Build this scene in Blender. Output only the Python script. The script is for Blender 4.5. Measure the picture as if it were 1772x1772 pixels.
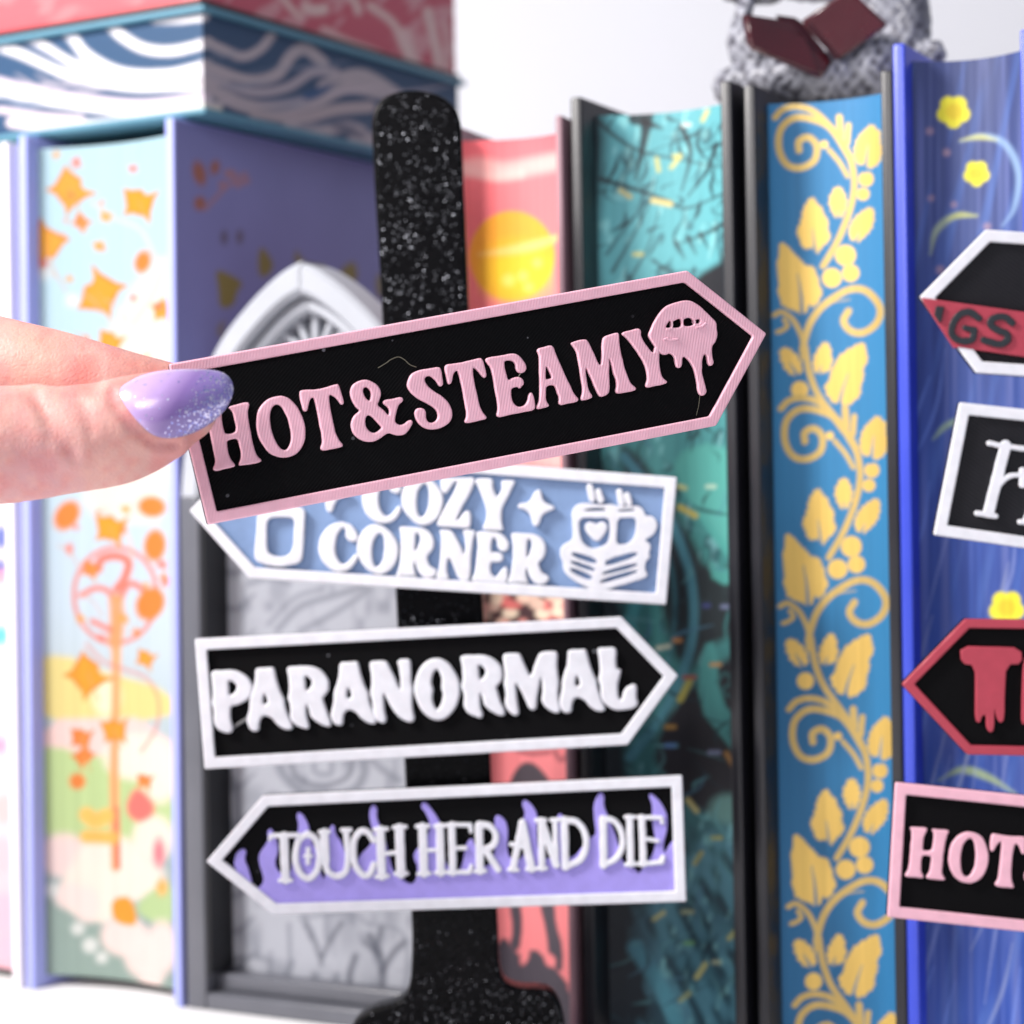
import bpy, bmesh, math, random
import numpy as np
from mathutils import Matrix, Vector

for o in list(bpy.data.objects):
    bpy.data.objects.remove(o)
scene = bpy.context.scene
random.seed(7)
RNG = np.random.default_rng(11)
CM = 0.01                      # everything below is laid out in centimetres

# ------------------------------------------------------------------ camera
F = 3900.0                     # focal length in photograph pixels (1772 px frame)
HALF = 886.0
ROLL = 0.016
CR, SR = math.cos(ROLL), math.sin(ROLL)
cam_data = bpy.data.cameras.new("Camera")
cam = bpy.data.objects.new("camera", cam_data)
scene.collection.objects.link(cam)
scene.camera = cam
cam_data.sensor_width = 36.0
cam_data.lens = 36.0 * F / 1772.0
cam_data.clip_start = 0.01
cam_data.clip_end = 20.0
cam.matrix_world = Matrix(((CR, SR, 0, 0), (0, 0, -1, 0), (-SR, CR, 0, 0), (0, 0, 0, 1)))
cam_data.dof.use_dof = True
cam_data.dof.focus_distance = 0.396
cam_data.dof.aperture_fstop = 17.0
cam_data.dof.aperture_blades = 0

# ------------------------------------------------------------------ light
world = bpy.data.worlds.new("World")
scene.world = world
world.use_nodes = True
bg = world.node_tree.nodes["Background"]
bg.inputs[0].default_value = (0.80, 0.82, 1.0, 1)
bg.inputs[1].default_value = 0.32

def area_light(name, loc, target, size, watts, col):
    ld = bpy.data.lights.new(name, 'AREA')
    ld.shape = 'RECTANGLE'
    ld.size, ld.size_y = size[0] * CM, size[1] * CM
    ld.energy = watts
    ld.color = col
    ob = bpy.data.objects.new(name, ld)
    scene.collection.objects.link(ob)
    l = Vector(loc) * CM
    ob.location = l
    ob.rotation_euler = (Vector(target) * CM - l).to_track_quat('-Z', 'Y').to_euler()
    return ob
area_light("window_light", (-64, 18, 58), (0, 48, -1), (18, 20), 14.0, (1.0, 0.955, 0.92))
area_light("front_fill", (-34, -30, 40), (0, 48, -1), (30, 30), 2.8, (1.0, 0.97, 0.95))  # soft fill added from the front left, not a known lamp

vs = scene.view_settings
vs.view_transform = 'Standard'
vs.look = 'None'
vs.exposure = 0.08
vs.gamma = 1.0
vs.use_curve_mapping = False
scene.render.engine = 'CYCLES'

# ------------------------------------------------------------------ helpers
def lin(c):
    c = c / 255.0
    return c / 12.92 if c <= 0.04045 else ((c + 0.055) / 1.055) ** 2.4
def rgb(r, g, b):
    return (lin(r), lin(g), lin(b))

def ray(x, y):
    """photo pixel -> direction with unit depth (world cm per cm of depth)"""
    px, py = np.asarray(x, float) - HALF, np.asarray(y, float) - HALF
    return (px * CR - py * SR) / F, -(px * SR + py * CR) / F
def P(x, y, d):
    X, Z = ray(x, y)
    return np.array([X * d, d, Z * d])
def project(w):
    w = np.asarray(w, float)
    X, Z = w[..., 0] / w[..., 1] * F, w[..., 2] / w[..., 1] * F
    return X * CR - Z * SR + HALF, -X * SR - Z * CR + HALF

def link(o):
    scene.collection.objects.link(o)
    return o
def tag(o, label=None, cat=None, group=None, kind=None):
    if label: o["label"] = label
    if cat: o["category"] = cat
    if group: o["group"] = group
    if kind: o["kind"] = kind
    return o
def empty(name, mat=None):
    o = bpy.data.objects.new(name, None)
    o.empty_display_size = 0.01
    link(o)
    if mat is not None:
        o.matrix_world = mat
    return o
def frame_matrix(origin_cm, ex, ey, n):
    m = Matrix.Identity(4)
    for i in range(3):
        m[i][0], m[i][1], m[i][2], m[i][3] = ex[i], ey[i], n[i], origin_cm[i] * CM
    return m
def smooth(me, ang=35):
    me.polygons.foreach_set('use_smooth', [True] * len(me.polygons))
    try:
        me.set_sharp_from_angle(angle=math.radians(ang))
    except Exception:
        pass
def mesh_obj(name, verts, faces, mat, parent=None, ang=None):
    me = bpy.data.meshes.new(name)
    me.from_pydata([tuple(float(c) * CM for c in v) for v in verts], [], faces)
    me.update()
    if ang is not None:
        smooth(me, ang)
    me.materials.append(mat)
    o = link(bpy.data.objects.new(name, me))
    if parent: o.parent = parent
    return o
def box_obj(name, lo, hi, mat, parent=None, bevel=0.0, seg=2):
    bm = bmesh.new()
    bmesh.ops.create_cube(bm, size=1.0)
    for v in bm.verts:
        v.co = Vector([(lo[i] + (v.co[i] + 0.5) * (hi[i] - lo[i])) * CM for i in range(3)])
    if bevel:
        bmesh.ops.bevel(bm, geom=list(bm.edges), offset=bevel * CM, segments=seg, affect='EDGES', profile=0.5)
    me = bpy.data.meshes.new(name)
    bm.to_mesh(me); bm.free()
    smooth(me, 40)
    me.materials.append(mat)
    o = link(bpy.data.objects.new(name, me))
    if parent: o.parent = parent
    return o

def chaikin(pts, it=2):
    p = np.asarray(pts, float)
    for _ in range(it):
        q = np.roll(p, -1, axis=0)
        a, b = 0.75 * p + 0.25 * q, 0.25 * p + 0.75 * q
        p = np.empty((len(a) * 2, 2)); p[0::2], p[1::2] = a, b
    return p
def relief(name, loops, z0, z1, bevel, mat, parent, res=2):
    """flat shape (outer loops and holes, even-odd, local cm) raised from z0 to z1 with rounded edges"""
    cu = bpy.data.curves.new(name, 'CURVE')
    cu.dimensions = '2D'
    cu.fill_mode = 'BOTH'
    h = (z1 - z0) / 2.0
    cu.extrude = max(h - bevel, 0.0005) * CM
    cu.bevel_depth = bevel * CM
    cu.bevel_resolution = res
    cu.offset = -bevel * CM
    for lp in loops:
        lp = np.asarray(lp, float)
        if len(lp) > 24:      # printed edges are never quite true
            lp = lp + 0.012 * np.stack([vnoise(lp[:, 0] * 9, lp[:, 1] * 9, 91) - 0.5, vnoise(lp[:, 0] * 9, lp[:, 1] * 9, 92) - 0.5], 1)
        keep = [0]
        for i in range(1, len(lp)):
            if np.hypot(*(lp[i] - lp[keep[-1]])) > 0.004: keep.append(i)
        lp = lp[keep]
        sp = cu.splines.new('POLY')
        sp.points.add(len(lp) - 1)
        co = np.zeros((len(lp), 4)); co[:, 0:2] = lp * CM; co[:, 3] = 1
        sp.points.foreach_set('co', co.ravel())
        sp.use_cyclic_u = True
    tmp = bpy.data.objects.new('tmp', cu)
    me = bpy.data.meshes.new_from_object(tmp)
    bpy.data.objects.remove(tmp); bpy.data.curves.remove(cu)
    me.name = name
    me.materials.clear()
    me.transform(Matrix.Translation((0, 0, (z0 + z1) / 2 * CM)))
    smooth(me, 40)
    me.materials.append(mat)
    o = link(bpy.data.objects.new(name, me))
    if parent: o.parent = parent
    return o
def tube(name, pts, r, mat, parent=None, n=6):
    pts = [np.asarray(p, float) for p in pts]
    V, Fc = [], []
    for i, p in enumerate(pts):
        t = pts[min(i + 1, len(pts) - 1)] - pts[max(i - 1, 0)]
        t /= np.linalg.norm(t)
        a = np.cross(t, (0, 0, 1.0)) if abs(t[2]) < 0.9 else np.cross(t, (1.0, 0, 0))
        a /= np.linalg.norm(a); b = np.cross(t, a)
        for k in range(n):
            an = 2 * math.pi * k / n
            V.append(p + r * (math.cos(an) * a + math.sin(an) * b))
    for i in range(len(pts) - 1):
        for k in range(n):
            Fc.append((i * n + k, i * n + (k + 1) % n, (i + 1) * n + (k + 1) % n, (i + 1) * n + k))
    Fc.append(tuple(range(n))); Fc.append(tuple(reversed(range((len(pts) - 1) * n, len(pts) * n))))
    return mesh_obj(name, V, Fc, mat, parent, 60)
def spline(pts, n=8):
    """Catmull-Rom through points (any dimension)"""
    p = [np.asarray(q, float) for q in pts]
    p = [2 * p[0] - p[1]] + p + [2 * p[-1] - p[-2]]
    out = []
    for i in range(1, len(p) - 2):
        for k in range(n):
            t = k / n
            out.append(0.5 * ((2 * p[i]) + (-p[i-1] + p[i+1]) * t + (2*p[i-1] - 5*p[i] + 4*p[i+1] - p[i+2]) * t*t
                              + (-p[i-1] + 3*p[i] - 3*p[i+1] + p[i+2]) * t**3))
    out.append(p[-2])
    return np.array(out)

def seg_dist(X, Y, pts, widths=None):
    """distance to polyline, and half width at the closest point"""
    D = np.full(X.shape, 1e9); W = np.zeros(X.shape)
    for i in range(len(pts) - 1):
        ax, ay = pts[i][:2]; bx, by = pts[i + 1][:2]
        dx, dy = bx - ax, by - ay
        L = dx * dx + dy * dy + 1e-12
        t = np.clip(((X - ax) * dx + (Y - ay) * dy) / L, 0, 1)
        d = np.hypot(X - ax - t * dx, Y - ay - t * dy)
        if widths is not None:
            w = widths[i] + t * (widths[i + 1] - widths[i])
            m = (d - w) < (D - W)
            D = np.where(m, d, D); W = np.where(m, w, W)
        else:
            D = np.minimum(D, d)
    return D, W
def strokes_to_loops(strokes, res=0.8):
    """strokes [(points, width)] in pixels -> outline loops (marching squares on the union)"""
    allp = np.concatenate([np.asarray(s[0], float) for s in strokes])
    wm = max(s[1] for s in strokes)
    x0, y0 = allp.min(0) - wm - 3; x1, y1 = allp.max(0) + wm + 3
    gx = np.arange(x0, x1, res); gy = np.arange(y0, y1, res)
    X, Y = np.meshgrid(gx, gy)
    S = np.full(X.shape, 1e9)
    for pts, w in strokes:
        D, _ = seg_dist(X, Y, pts)
        S = np.minimum(S, D - w / 2.0)
    ny, nx = S.shape
    seg = {}
    def ipt(a, b):
        (i0, j0), (i1, j1) = a, b
        s0, s1 = S[j0, i0], S[j1, i1]
        t = s0 / (s0 - s1)
        return (gx[i0] + t * (gx[i1] - gx[i0]), gy[j0] + t * (gy[j1] - gy[j0]))
    ins = S < 0
    code = ins[:-1, :-1] * 1 + ins[:-1, 1:] * 2 + ins[1:, 1:] * 4 + ins[1:, :-1] * 8
    T = {1: [(3, 0)], 2: [(0, 1)], 3: [(3, 1)], 4: [(1, 2)], 5: [(3, 0), (1, 2)], 6: [(0, 2)], 7: [(3, 2)], 8: [(2, 3)],
         9: [(2, 0)], 10: [(0, 1), (2, 3)], 11: [(2, 1)], 12: [(1, 3)], 13: [(1, 0)], 14: [(0, 3)]}
    for j, i in zip(*np.nonzero((code > 0) & (code < 15))):
        c = [(i, j), (i + 1, j), (i + 1, j + 1), (i, j + 1)]
        ed = [(c[0], c[1]), (c[1], c[2]), (c[3], c[2]), (c[0], c[3])]
        for a, b in T[int(code[j, i])]:
            seg.setdefault(ed[a], []).append(ed[b]); seg.setdefault(ed[b], []).append(ed[a])
    loops, seen = [], set()
    for st in seg:
        if st in seen: continue
        lp, prev, cur = [], None, st
        while cur not in seen:
            seen.add(cur); lp.append(ipt(*cur))
            nb = [q for q in seg[cur] if q != prev and q not in seen]
            if not nb: break
            prev, cur = cur, nb[0]
        if len(lp) > 8:
            lp = np.array(lp)
            lp = (np.roll(lp, 1, 0) + 2 * lp + np.roll(lp, -1, 0)) / 4.0
            loops.append(lp[::2])
    return loops

# value noise for prints
def vnoise(X, Y, seed):
    r = np.random.default_rng(seed).random((64, 64))
    xi, yi = np.floor(X).astype(int), np.floor(Y).astype(int)
    fx, fy = X - xi, Y - yi
    fx, fy = fx * fx * (3 - 2 * fx), fy * fy * (3 - 2 * fy)
    g = lambda a, b: r[b % 64, a % 64]
    return (g(xi, yi) * (1 - fx) + g(xi + 1, yi) * fx) * (1 - fy) + (g(xi, yi + 1) * (1 - fx) + g(xi + 1, yi + 1) * fx) * fy

class Art:
    """a printed picture evaluated at the vertices of a surface; shapes are given in photo pixels"""
    def __init__(self, X, Y):
        self.X, self.Y = X, Y
        self.C = np.ones((len(X), 4)); self.C[:, 3] = 0
    def mix(self, m, col, foil=None):
        c = np.asarray(rgb(*col))
        m = m[:, None]
        self.C[:, :3] = self.C[:, :3] * (1 - m) + c * m
        if foil is not None:
            self.C[:, 3] = self.C[:, 3] * (1 - m[:, 0]) + foil * m[:, 0]
    def fill(self, col): self.mix(np.ones(len(self.X)), col)
    def vgrad(self, stops):
        ys = [s[0] for s in stops]
        for k in range(3):
            self.C[:, k] = np.interp(self.Y, ys, [rgb(*s[1])[k] for s in stops])
    def sub(self, x0, y0, x1, y1):
        return np.nonzero((self.X > x0) & (self.X < x1) & (self.Y > y0) & (self.Y < y1))[0]
    def _ap(self, idx, d, col, soft, op, foil):
        m = np.zeros(len(self.X))
        m[idx] = np.clip(0.5 - d / (2 * soft), 0, 1) * op
        self.mix(m, col, foil)
    def poly(self, pts, col, soft=2.0, op=1.0, foil=None, sm=1):
        p = chaikin(pts, sm) if sm else np.asarray(pts, float)
        idx = self.sub(p[:, 0].min() - 8, p[:, 1].min() - 8, p[:, 0].max() + 8, p[:, 1].max() + 8)
        if not len(idx): return
        X, Y = self.X[idx], self.Y[idx]
        D, _ = seg_dist(X, Y, np.vstack([p, p[:1]]))
        ins = np.zeros(len(idx), bool)
        q = np.roll(p, -1, 0)
        for (ax, ay), (bx, by) in zip(p, q):
            c = (ay > Y) != (by > Y)
            ins ^= c & (X < (bx - ax) * (Y - ay) / (by - ay + 1e-12) + ax)
        self._ap(idx, np.where(ins, -D, D), col, soft, op, foil)
    def stroke(self, pts, w, col, soft=2.0, op=1.0, foil=None, taper=None, n=6):
        p = spline(pts, n) if len(pts) > 2 else np.asarray(pts, float)
        u = np.linspace(0, 1, len(p))
        if taper is None: wd = np.full(len(p), w / 2.0)
        elif taper == 'both': wd = w / 2.0 * np.clip(np.sin(math.pi * u), 0.12, 1)
        elif taper == 'end': wd = w / 2.0 * (1 - 0.85 * u)
        else: wd = w / 2.0 * (0.15 + 0.85 * u)
        idx = self.sub(p[:, 0].min() - w - 5, p[:, 1].min() - w - 5, p[:, 0].max() + w + 5, p[:, 1].max() + w + 5)
        if not len(idx): return
        D, W = seg_dist(self.X[idx], self.Y[idx], p, wd)
        self._ap(idx, D - W, col, soft, op, foil)
    def dot(self, x, y, r, col, soft=2.0, op=1.0, ry=None, rot=0.0, foil=None):
        ry = ry or r
        R = max(r, ry) + 8
        idx = self.sub(x - R, y - R, x + R, y + R)
        if not len(idx): return
        c, s = math.cos(rot), math.sin(rot)
        dx, dy = self.X[idx] - x, self.Y[idx] - y
        u, v = (dx * c + dy * s) / r, (-dx * s + dy * c) / ry
        self._ap(idx, (np.hypot(u, v) - 1) * min(r, ry), col, soft, op, foil)

# ------------------------------------------------------------------ materials
def new_mat(name):
    m = bpy.data.materials.new(name)
    m.use_nodes = True
    nt = m.node_tree
    return m, nt, nt.nodes["Principled BSDF"]
def node(nt, t, **kw):
    n = nt.nodes.new(t)
    for k, v in kw.items():
        if k.startswith('i_'):
            n.inputs[int(k[2:])].default_value = v
        else:
            setattr(n, k, v)
    return n
def coords(nt, scale=(1, 1, 1), rot=(0, 0, 0)):
    tc = node(nt, 'ShaderNodeTexCoord')
    mp = node(nt, 'ShaderNodeMapping')
    mp.inputs['Scale'].default_value = scale
    mp.inputs['Rotation'].default_value = rot
    nt.links.new(tc.outputs['Object'], mp.inputs['Vector'])
    return mp.outputs['Vector']
def bump_from(nt, bs, height_out, strength, dist):
    b = node(nt, 'ShaderNodeBump')
    b.inputs['Strength'].default_value = strength
    b.inputs['Distance'].default_value = dist
    nt.links.new(height_out, b.inputs['Height'])
    nt.links.new(b.outputs['Normal'], bs.inputs['Normal'])
    return b
def mat_plain(name, col, rough=0.5, metal=0.0, coat=0.0, var=0.10, scale=60.0, bump=0.15, spec=0.5):
    """painted / board surface with slight unevenness of tone and a fine grain"""
    m, nt, bs = new_mat(name)
    c = rgb(*col)
    nz = node(nt, 'ShaderNodeTexNoise'); nz.inputs['Scale'].default_value = scale; nz.inputs['Detail'].default_value = 5
    nt.links.new(coords(nt), nz.inputs['Vector'])
    rp = node(nt, 'ShaderNodeValToRGB')
    rp.color_ramp.elements[0].position, rp.color_ramp.elements[1].position = 0.3, 0.7
    rp.color_ramp.elements[0].color = tuple(x * (1 - var) for x in c) + (1,)
    rp.color_ramp.elements[1].color = tuple(min(1, x * (1 + var)) for x in c) + (1,)
    nt.links.new(nz.outputs['Fac'], rp.inputs['Fac'])
    nt.links.new(rp.outputs['Color'], bs.inputs['Base Color'])
    mr = node(nt, 'ShaderNodeMapRange')
    mr.inputs['To Min'].default_value, mr.inputs['To Max'].default_value = rough * 0.85, min(1, rough * 1.15)
    nt.links.new(nz.outputs['Fac'], mr.inputs['Value'])
    nt.links.new(mr.outputs['Result'], bs.inputs['Roughness'])
    bs.inputs['Metallic'].default_value = metal
    bs.inputs['Coat Weight'].default_value = coat
    bs.inputs['Coat Roughness'].default_value = 0.2
    bs.inputs['Specular IOR Level'].default_value = spec
    if bump:
        n2 = node(nt, 'ShaderNodeTexNoise'); n2.inputs['Scale'].default_value = 1600.0; n2.inputs['Detail'].default_value = 3
        nt.links.new(coords(nt), n2.inputs['Vector'])
        bump_from(nt, bs, n2.outputs['Fac'], bump, 0.0002)
    return m
def mat_filament(name, col, rough=0.42, angle=45, pitch=0.045, strength=0.35, spec=0.4, var=0.06, sss=0.0, dust=False):
    """3D-printed plastic: fine parallel extrusion lines at an angle, tiny tone changes between lines"""
    m, nt, bs = new_mat(name)
    c = rgb(*col)
    v = coords(nt, (1, 1, 1), (0, 0, math.radians(angle)))
    wv = node(nt, 'ShaderNodeTexWave', wave_type='BANDS', bands_direction='X', wave_profile='SIN')
    wv.inputs['Scale'].default_value = 2 * math.pi / (pitch * CM) / 20.0
    wv.inputs['Distortion'].default_value = 0.6
    wv.inputs['Detail Scale'].default_value = 2.0
    nt.links.new(v, wv.inputs['Vector'])
    nz = node(nt, 'ShaderNodeTexNoise'); nz.inputs['Scale'].default_value = 350.0; nz.inputs['Detail'].default_value = 4
    nt.links.new(coords(nt), nz.inputs['Vector'])
    rp = node(nt, 'ShaderNodeValToRGB')
    rp.color_ramp.elements[0].position, rp.color_ramp.elements[1].position = 0.3, 0.7
    rp.color_ramp.elements[0].color = tuple(x * (1 - var) for x in c) + (1,)
    rp.color_ramp.elements[1].color = tuple(min(1, x * (1 + var)) for x in c) + (1,)
    nt.links.new(nz.outputs['Fac'], rp.inputs['Fac'])
    nt.links.new(rp.outputs['Color'], bs.inputs['Base Color'])
    if dust:        # pale specks of dust and lint
        vo = node(nt, 'ShaderNodeTexVoronoi'); vo.inputs['Scale'].default_value = 420.0
        nt.links.new(coords(nt), vo.inputs['Vector'])
        sp = node(nt, 'ShaderNodeSeparateColor'); nt.links.new(vo.outputs['Color'], sp.inputs['Color'])
        l1 = node(nt, 'ShaderNodeMath', operation='LESS_THAN'); l1.inputs[1].default_value = 0.13
        l2 = node(nt, 'ShaderNodeMath', operation='LESS_THAN'); l2.inputs[1].default_value = 0.05
        nt.links.new(vo.outputs['Distance'], l1.inputs[0]); nt.links.new(sp.outputs[0], l2.inputs[0])
        mu = node(nt, 'ShaderNodeMath', operation='MULTIPLY'); nt.links.new(l1.outputs[0], mu.inputs[0]); nt.links.new(l2.outputs[0], mu.inputs[1])
        m3 = node(nt, 'ShaderNodeMath', operation='MULTIPLY'); nt.links.new(mu.outputs[0], m3.inputs[0]); nt.links.new(sp.outputs[1], m3.inputs[1])
        mx = node(nt, 'ShaderNodeMix', data_type='RGBA'); mx.inputs[7].default_value = rgb(150, 152, 160) + (1,)
        nt.links.new(m3.outputs[0], mx.inputs[0]); nt.links.new(rp.outputs['Color'], mx.inputs[6])
        nt.links.new(mx.outputs[2], bs.inputs['Base Color'])
    bs.inputs['Roughness'].default_value = rough
    bs.inputs['Specular IOR Level'].default_value = spec
    if sss:
        bs.inputs['Subsurface Weight'].default_value = sss
        bs.inputs['Subsurface Radius'].default_value = (1, 0.6, 0.6)
        bs.inputs['Subsurface Scale'].default_value = 0.0006
    ad = node(nt, 'ShaderNodeMath', operation='MULTIPLY_ADD')
    ad.inputs[1].default_value = 0.8
    nt.links.new(nz.outputs['Fac'], ad.inputs[0]); nt.links.new(wv.outputs['Fac'], ad.inputs[2])
    bump_from(nt, bs, ad.outputs[0], strength, 0.0001)
    return m
def mat_print(name, rough=0.45, stripes=True, axis=0, gold_rough=0.42, stripe_amt=0.10, spec=0.4):
    """printed picture held in the surface's colour attribute; alpha = metallic foil; page-edge lines"""
    m, nt, bs = new_mat(name)
    at = node(nt, 'ShaderNodeAttribute', attribute_name='Col')
    last = at.outputs['Color']
    sc = [60, 60, 60]; sc[axis] = 4200 if stripes else 60
    for k in range(3):
        if k != axis: sc[k] = 6 if stripes else 60
    nz = node(nt, 'ShaderNodeTexNoise'); nz.inputs['Scale'].default_value = 1.0; nz.inputs['Detail'].default_value = 2
    nt.links.new(coords(nt, tuple(sc)), nz.inputs['Vector'])
    n3 = node(nt, 'ShaderNodeTexNoise'); n3.inputs['Scale'].default_value = 1.0; n3.inputs['Detail'].default_value = 2
    sc2 = [x if x < 100 else 900 for x in sc]
    nt.links.new(coords(nt, tuple(sc2)), n3.inputs['Vector'])
    av = node(nt, 'ShaderNodeMath', operation='ADD')
    nt.links.new(nz.outputs['Fac'], av.inputs[0]); nt.links.new(n3.outputs['Fac'], av.inputs[1])
    mr = node(nt, 'ShaderNodeMapRange')
    mr.inputs['From Min'].default_value, mr.inputs['From Max'].default_value = 0.6, 1.4
    mr.inputs['To Min'].default_value, mr.inputs['To Max'].default_value = 1 - stripe_amt, 1 + stripe_amt
    nt.links.new(av.outputs[0], mr.inputs['Value'])
    mx = node(nt, 'ShaderNodeVectorMath', operation='SCALE')
    nt.links.new(last, mx.inputs[0]); nt.links.new(mr.outputs['Result'], mx.inputs['Scale'])
    nt.links.new(mx.outputs['Vector'], bs.inputs['Base Color'])
    nt.links.new(at.outputs['Alpha'], bs.inputs['Metallic'])
    r2 = node(nt, 'ShaderNodeMapRange')
    r2.inputs['To Min'].default_value, r2.inputs['To Max'].default_value = rough, gold_rough
    nt.links.new(at.outputs['Alpha'], r2.inputs['Value'])
    nt.links.new(r2.outputs['Result'], bs.inputs['Roughness'])
    bs.inputs['Specular IOR Level'].default_value = spec
    bump_from(nt, bs, nz.outputs['Fac'], 0.25 if stripes else 0.1, 0.0002)
    return m
def mat_glitter(name, base=(6, 6, 8), flake=(80, 82, 88), scale=2300.0, frac=0.33, tilt=1.6):
    """glittered filament: dark body with tiny mirror flakes lying at random angles"""
    m, nt, bs = new_mat(name)
    vo = node(nt, 'ShaderNodeTexVoronoi'); vo.inputs['Scale'].default_value = scale
    nt.links.new(coords(nt), vo.inputs['Vector'])
    sep = node(nt, 'ShaderNodeSeparateColor')
    nt.links.new(vo.outputs['Color'], sep.inputs['Color'])
    gt = node(nt, 'ShaderNodeMath', operation='LESS_THAN'); gt.inputs[1].default_value = frac
    nt.links.new(sep.outputs[0], gt.inputs[0])
    near = node(nt, 'ShaderNodeMath', operation='LESS_THAN'); near.inputs[1].default_value = 0.42
    nt.links.new(vo.outputs['Distance'], near.inputs[0])
    mk = node(nt, 'ShaderNodeMath', operation='MULTIPLY')
    nt.links.new(gt.outputs[0], mk.inputs[0]); nt.links.new(near.outputs[0], mk.inputs[1])
    mc = node(nt, 'ShaderNodeMix', data_type='RGBA')
    mc.inputs[6].default_value = rgb(*base) + (1,); mc.inputs[7].default_value = rgb(*flake) + (1,)
    pw = node(nt, 'ShaderNodeMath', operation='POWER'); pw.inputs[1].default_value = 2.5
    nt.links.new(sep.outputs[2], pw.inputs[0])
    mb = node(nt, 'ShaderNodeMath', operation='MULTIPLY')
    nt.links.new(mk.outputs[0], mb.inputs[0]); nt.links.new(pw.outputs[0], mb.inputs[1])
    nt.links.new(mb.outputs[0], mc.inputs[0])
    nt.links.new(mc.outputs[2], bs.inputs['Base Color'])
    nt.links.new(mk.outputs[0], bs.inputs['Metallic'])
    bs.inputs['Roughness'].default_value = 0.34
    bs.inputs['Specular IOR Level'].default_value = 0.12
    su = node(nt, 'ShaderNodeVectorMath', operation='SUBTRACT'); su.inputs[1].default_value = (0.5, 0.5, 0.5)
    nt.links.new(vo.outputs['Color'], su.inputs[0])
    s2 = node(nt, 'ShaderNodeVectorMath', operation='SCALE')
    tl = node(nt, 'ShaderNodeMath', operation='MULTIPLY'); tl.inputs[1].default_value = tilt
    nt.links.new(mk.outputs[0], tl.inputs[0])
    nt.links.new(su.outputs[0], s2.inputs[0]); nt.links.new(tl.outputs[0], s2.inputs['Scale'])
    geo = node(nt, 'ShaderNodeNewGeometry')
    ad = node(nt, 'ShaderNodeVectorMath', operation='ADD')
    nt.links.new(geo.outputs['Normal'], ad.inputs[0]); nt.links.new(s2.outputs[0], ad.inputs[1])
    nn = node(nt, 'ShaderNodeVectorMath', operation='NORMALIZE')
    nt.links.new(ad.outputs[0], nn.inputs[0])
    nt.links.new(nn.outputs[0], bs.inputs['Normal'])
    return m

M = {}
M['table'] = mat_plain('white_tabletop', (236, 236, 238), 0.45, var=0.02, scale=8)
M['wall'] = mat_plain('white_wall', (226, 228, 233), 0.8, var=0.02, scale=5)
M['black_plate'] = mat_filament('black_filament', (5, 5, 7), 0.55, 40, 0.05, 0.6, 0.08, dust=True)
M['black_plate_b'] = mat_filament('charcoal_filament', (24, 24, 29), 0.5, -55, 0.075, 1.0, 0.25)
M['pink'] = mat_filament('pink_filament', (228, 178, 194), 0.4, 10, 0.05, 0.25, sss=0.25)
M['white'] = mat_filament('white_filament', (222, 223, 230), 0.4, 8, 0.05, 0.25, sss=0.15)
M['blue_plate'] = mat_filament('sky_blue_filament', (120, 146, 186), 0.45, 42, 0.05, 0.4)
M['lavender'] = mat_filament('lavender_filament', (158, 146, 224), 0.4, -35, 0.06, 0.6)
M['red'] = mat_filament('red_filament', (170, 62, 78), 0.4, 50, 0.06, 0.5)
M['charcoal'] = mat_filament('dark_letter_filament', (40, 44, 50), 0.45, 20, 0.05, 0.3)
M['post'] = mat_glitter('black_glitter')
M['print'] = mat_print('printed_page_edges')
M['print_flat'] = mat_print('printed_board', stripes=False, rough=0.38, stripe_amt=0.03)
M['string'] = mat_plain('stray_plastic_string', (120, 116, 100), 0.4, bump=0)

# ------------------------------------------------------------------ setting
ZT = -12.4
tb = mesh_obj("table", [(-120, 5, ZT), (120, 5, ZT), (120, 130, ZT), (-120, 130, ZT)], [(0, 1, 2, 3)], M['table'])
tag(tb, kind="structure")
wl = mesh_obj("wall", [(-120, 100, ZT), (120, 100, ZT), (120, 100, 80), (-120, 100, 80)], [(0, 1, 2, 3)], M['wall'])
tag(wl, kind="structure")
# ------------------------------------------------------------------ signs
class Plane:
    """a flat face standing in the scene; px() turns a traced photo point into the face's own cm"""
    def __init__(self, ox, oy, d, yaw=0.0, pitch=0.0, spin=0.0):
        y, p = math.radians(yaw), math.radians(pitch)
        self.ex = np.array([math.cos(y), math.sin(y), 0.0])
        self.ey = np.array([-math.sin(y) * math.sin(p), math.cos(y) * math.sin(p), math.cos(p)])
        self.n = np.cross(self.ex, self.ey)
        self.o = P(ox, oy, d)
        if spin:
            a = math.radians(spin)
            self.ex, self.ey = (math.cos(a) * self.ex + math.sin(a) * self.ey, -math.sin(a) * self.ex + math.cos(a) * self.ey)
    def px(self, pts):
        pts = np.asarray(pts, float)
        X, Z = ray(pts[:, 0], pts[:, 1])
        R = np.stack([X, np.ones_like(X), Z], 1)
        t = (self.o @ self.n) / (R @ self.n)
        W = R * t[:, None] - self.o
        return np.stack([W @ self.ex, W @ self.ey], 1)
    def matrix(self):
        return frame_matrix(self.o, self.ex, self.ey, self.n)
def crop(ox, oy, size, pts):
    k = size / 1772.0
    return [(ox + x * k, oy + y * k) for x, y in pts]
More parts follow.
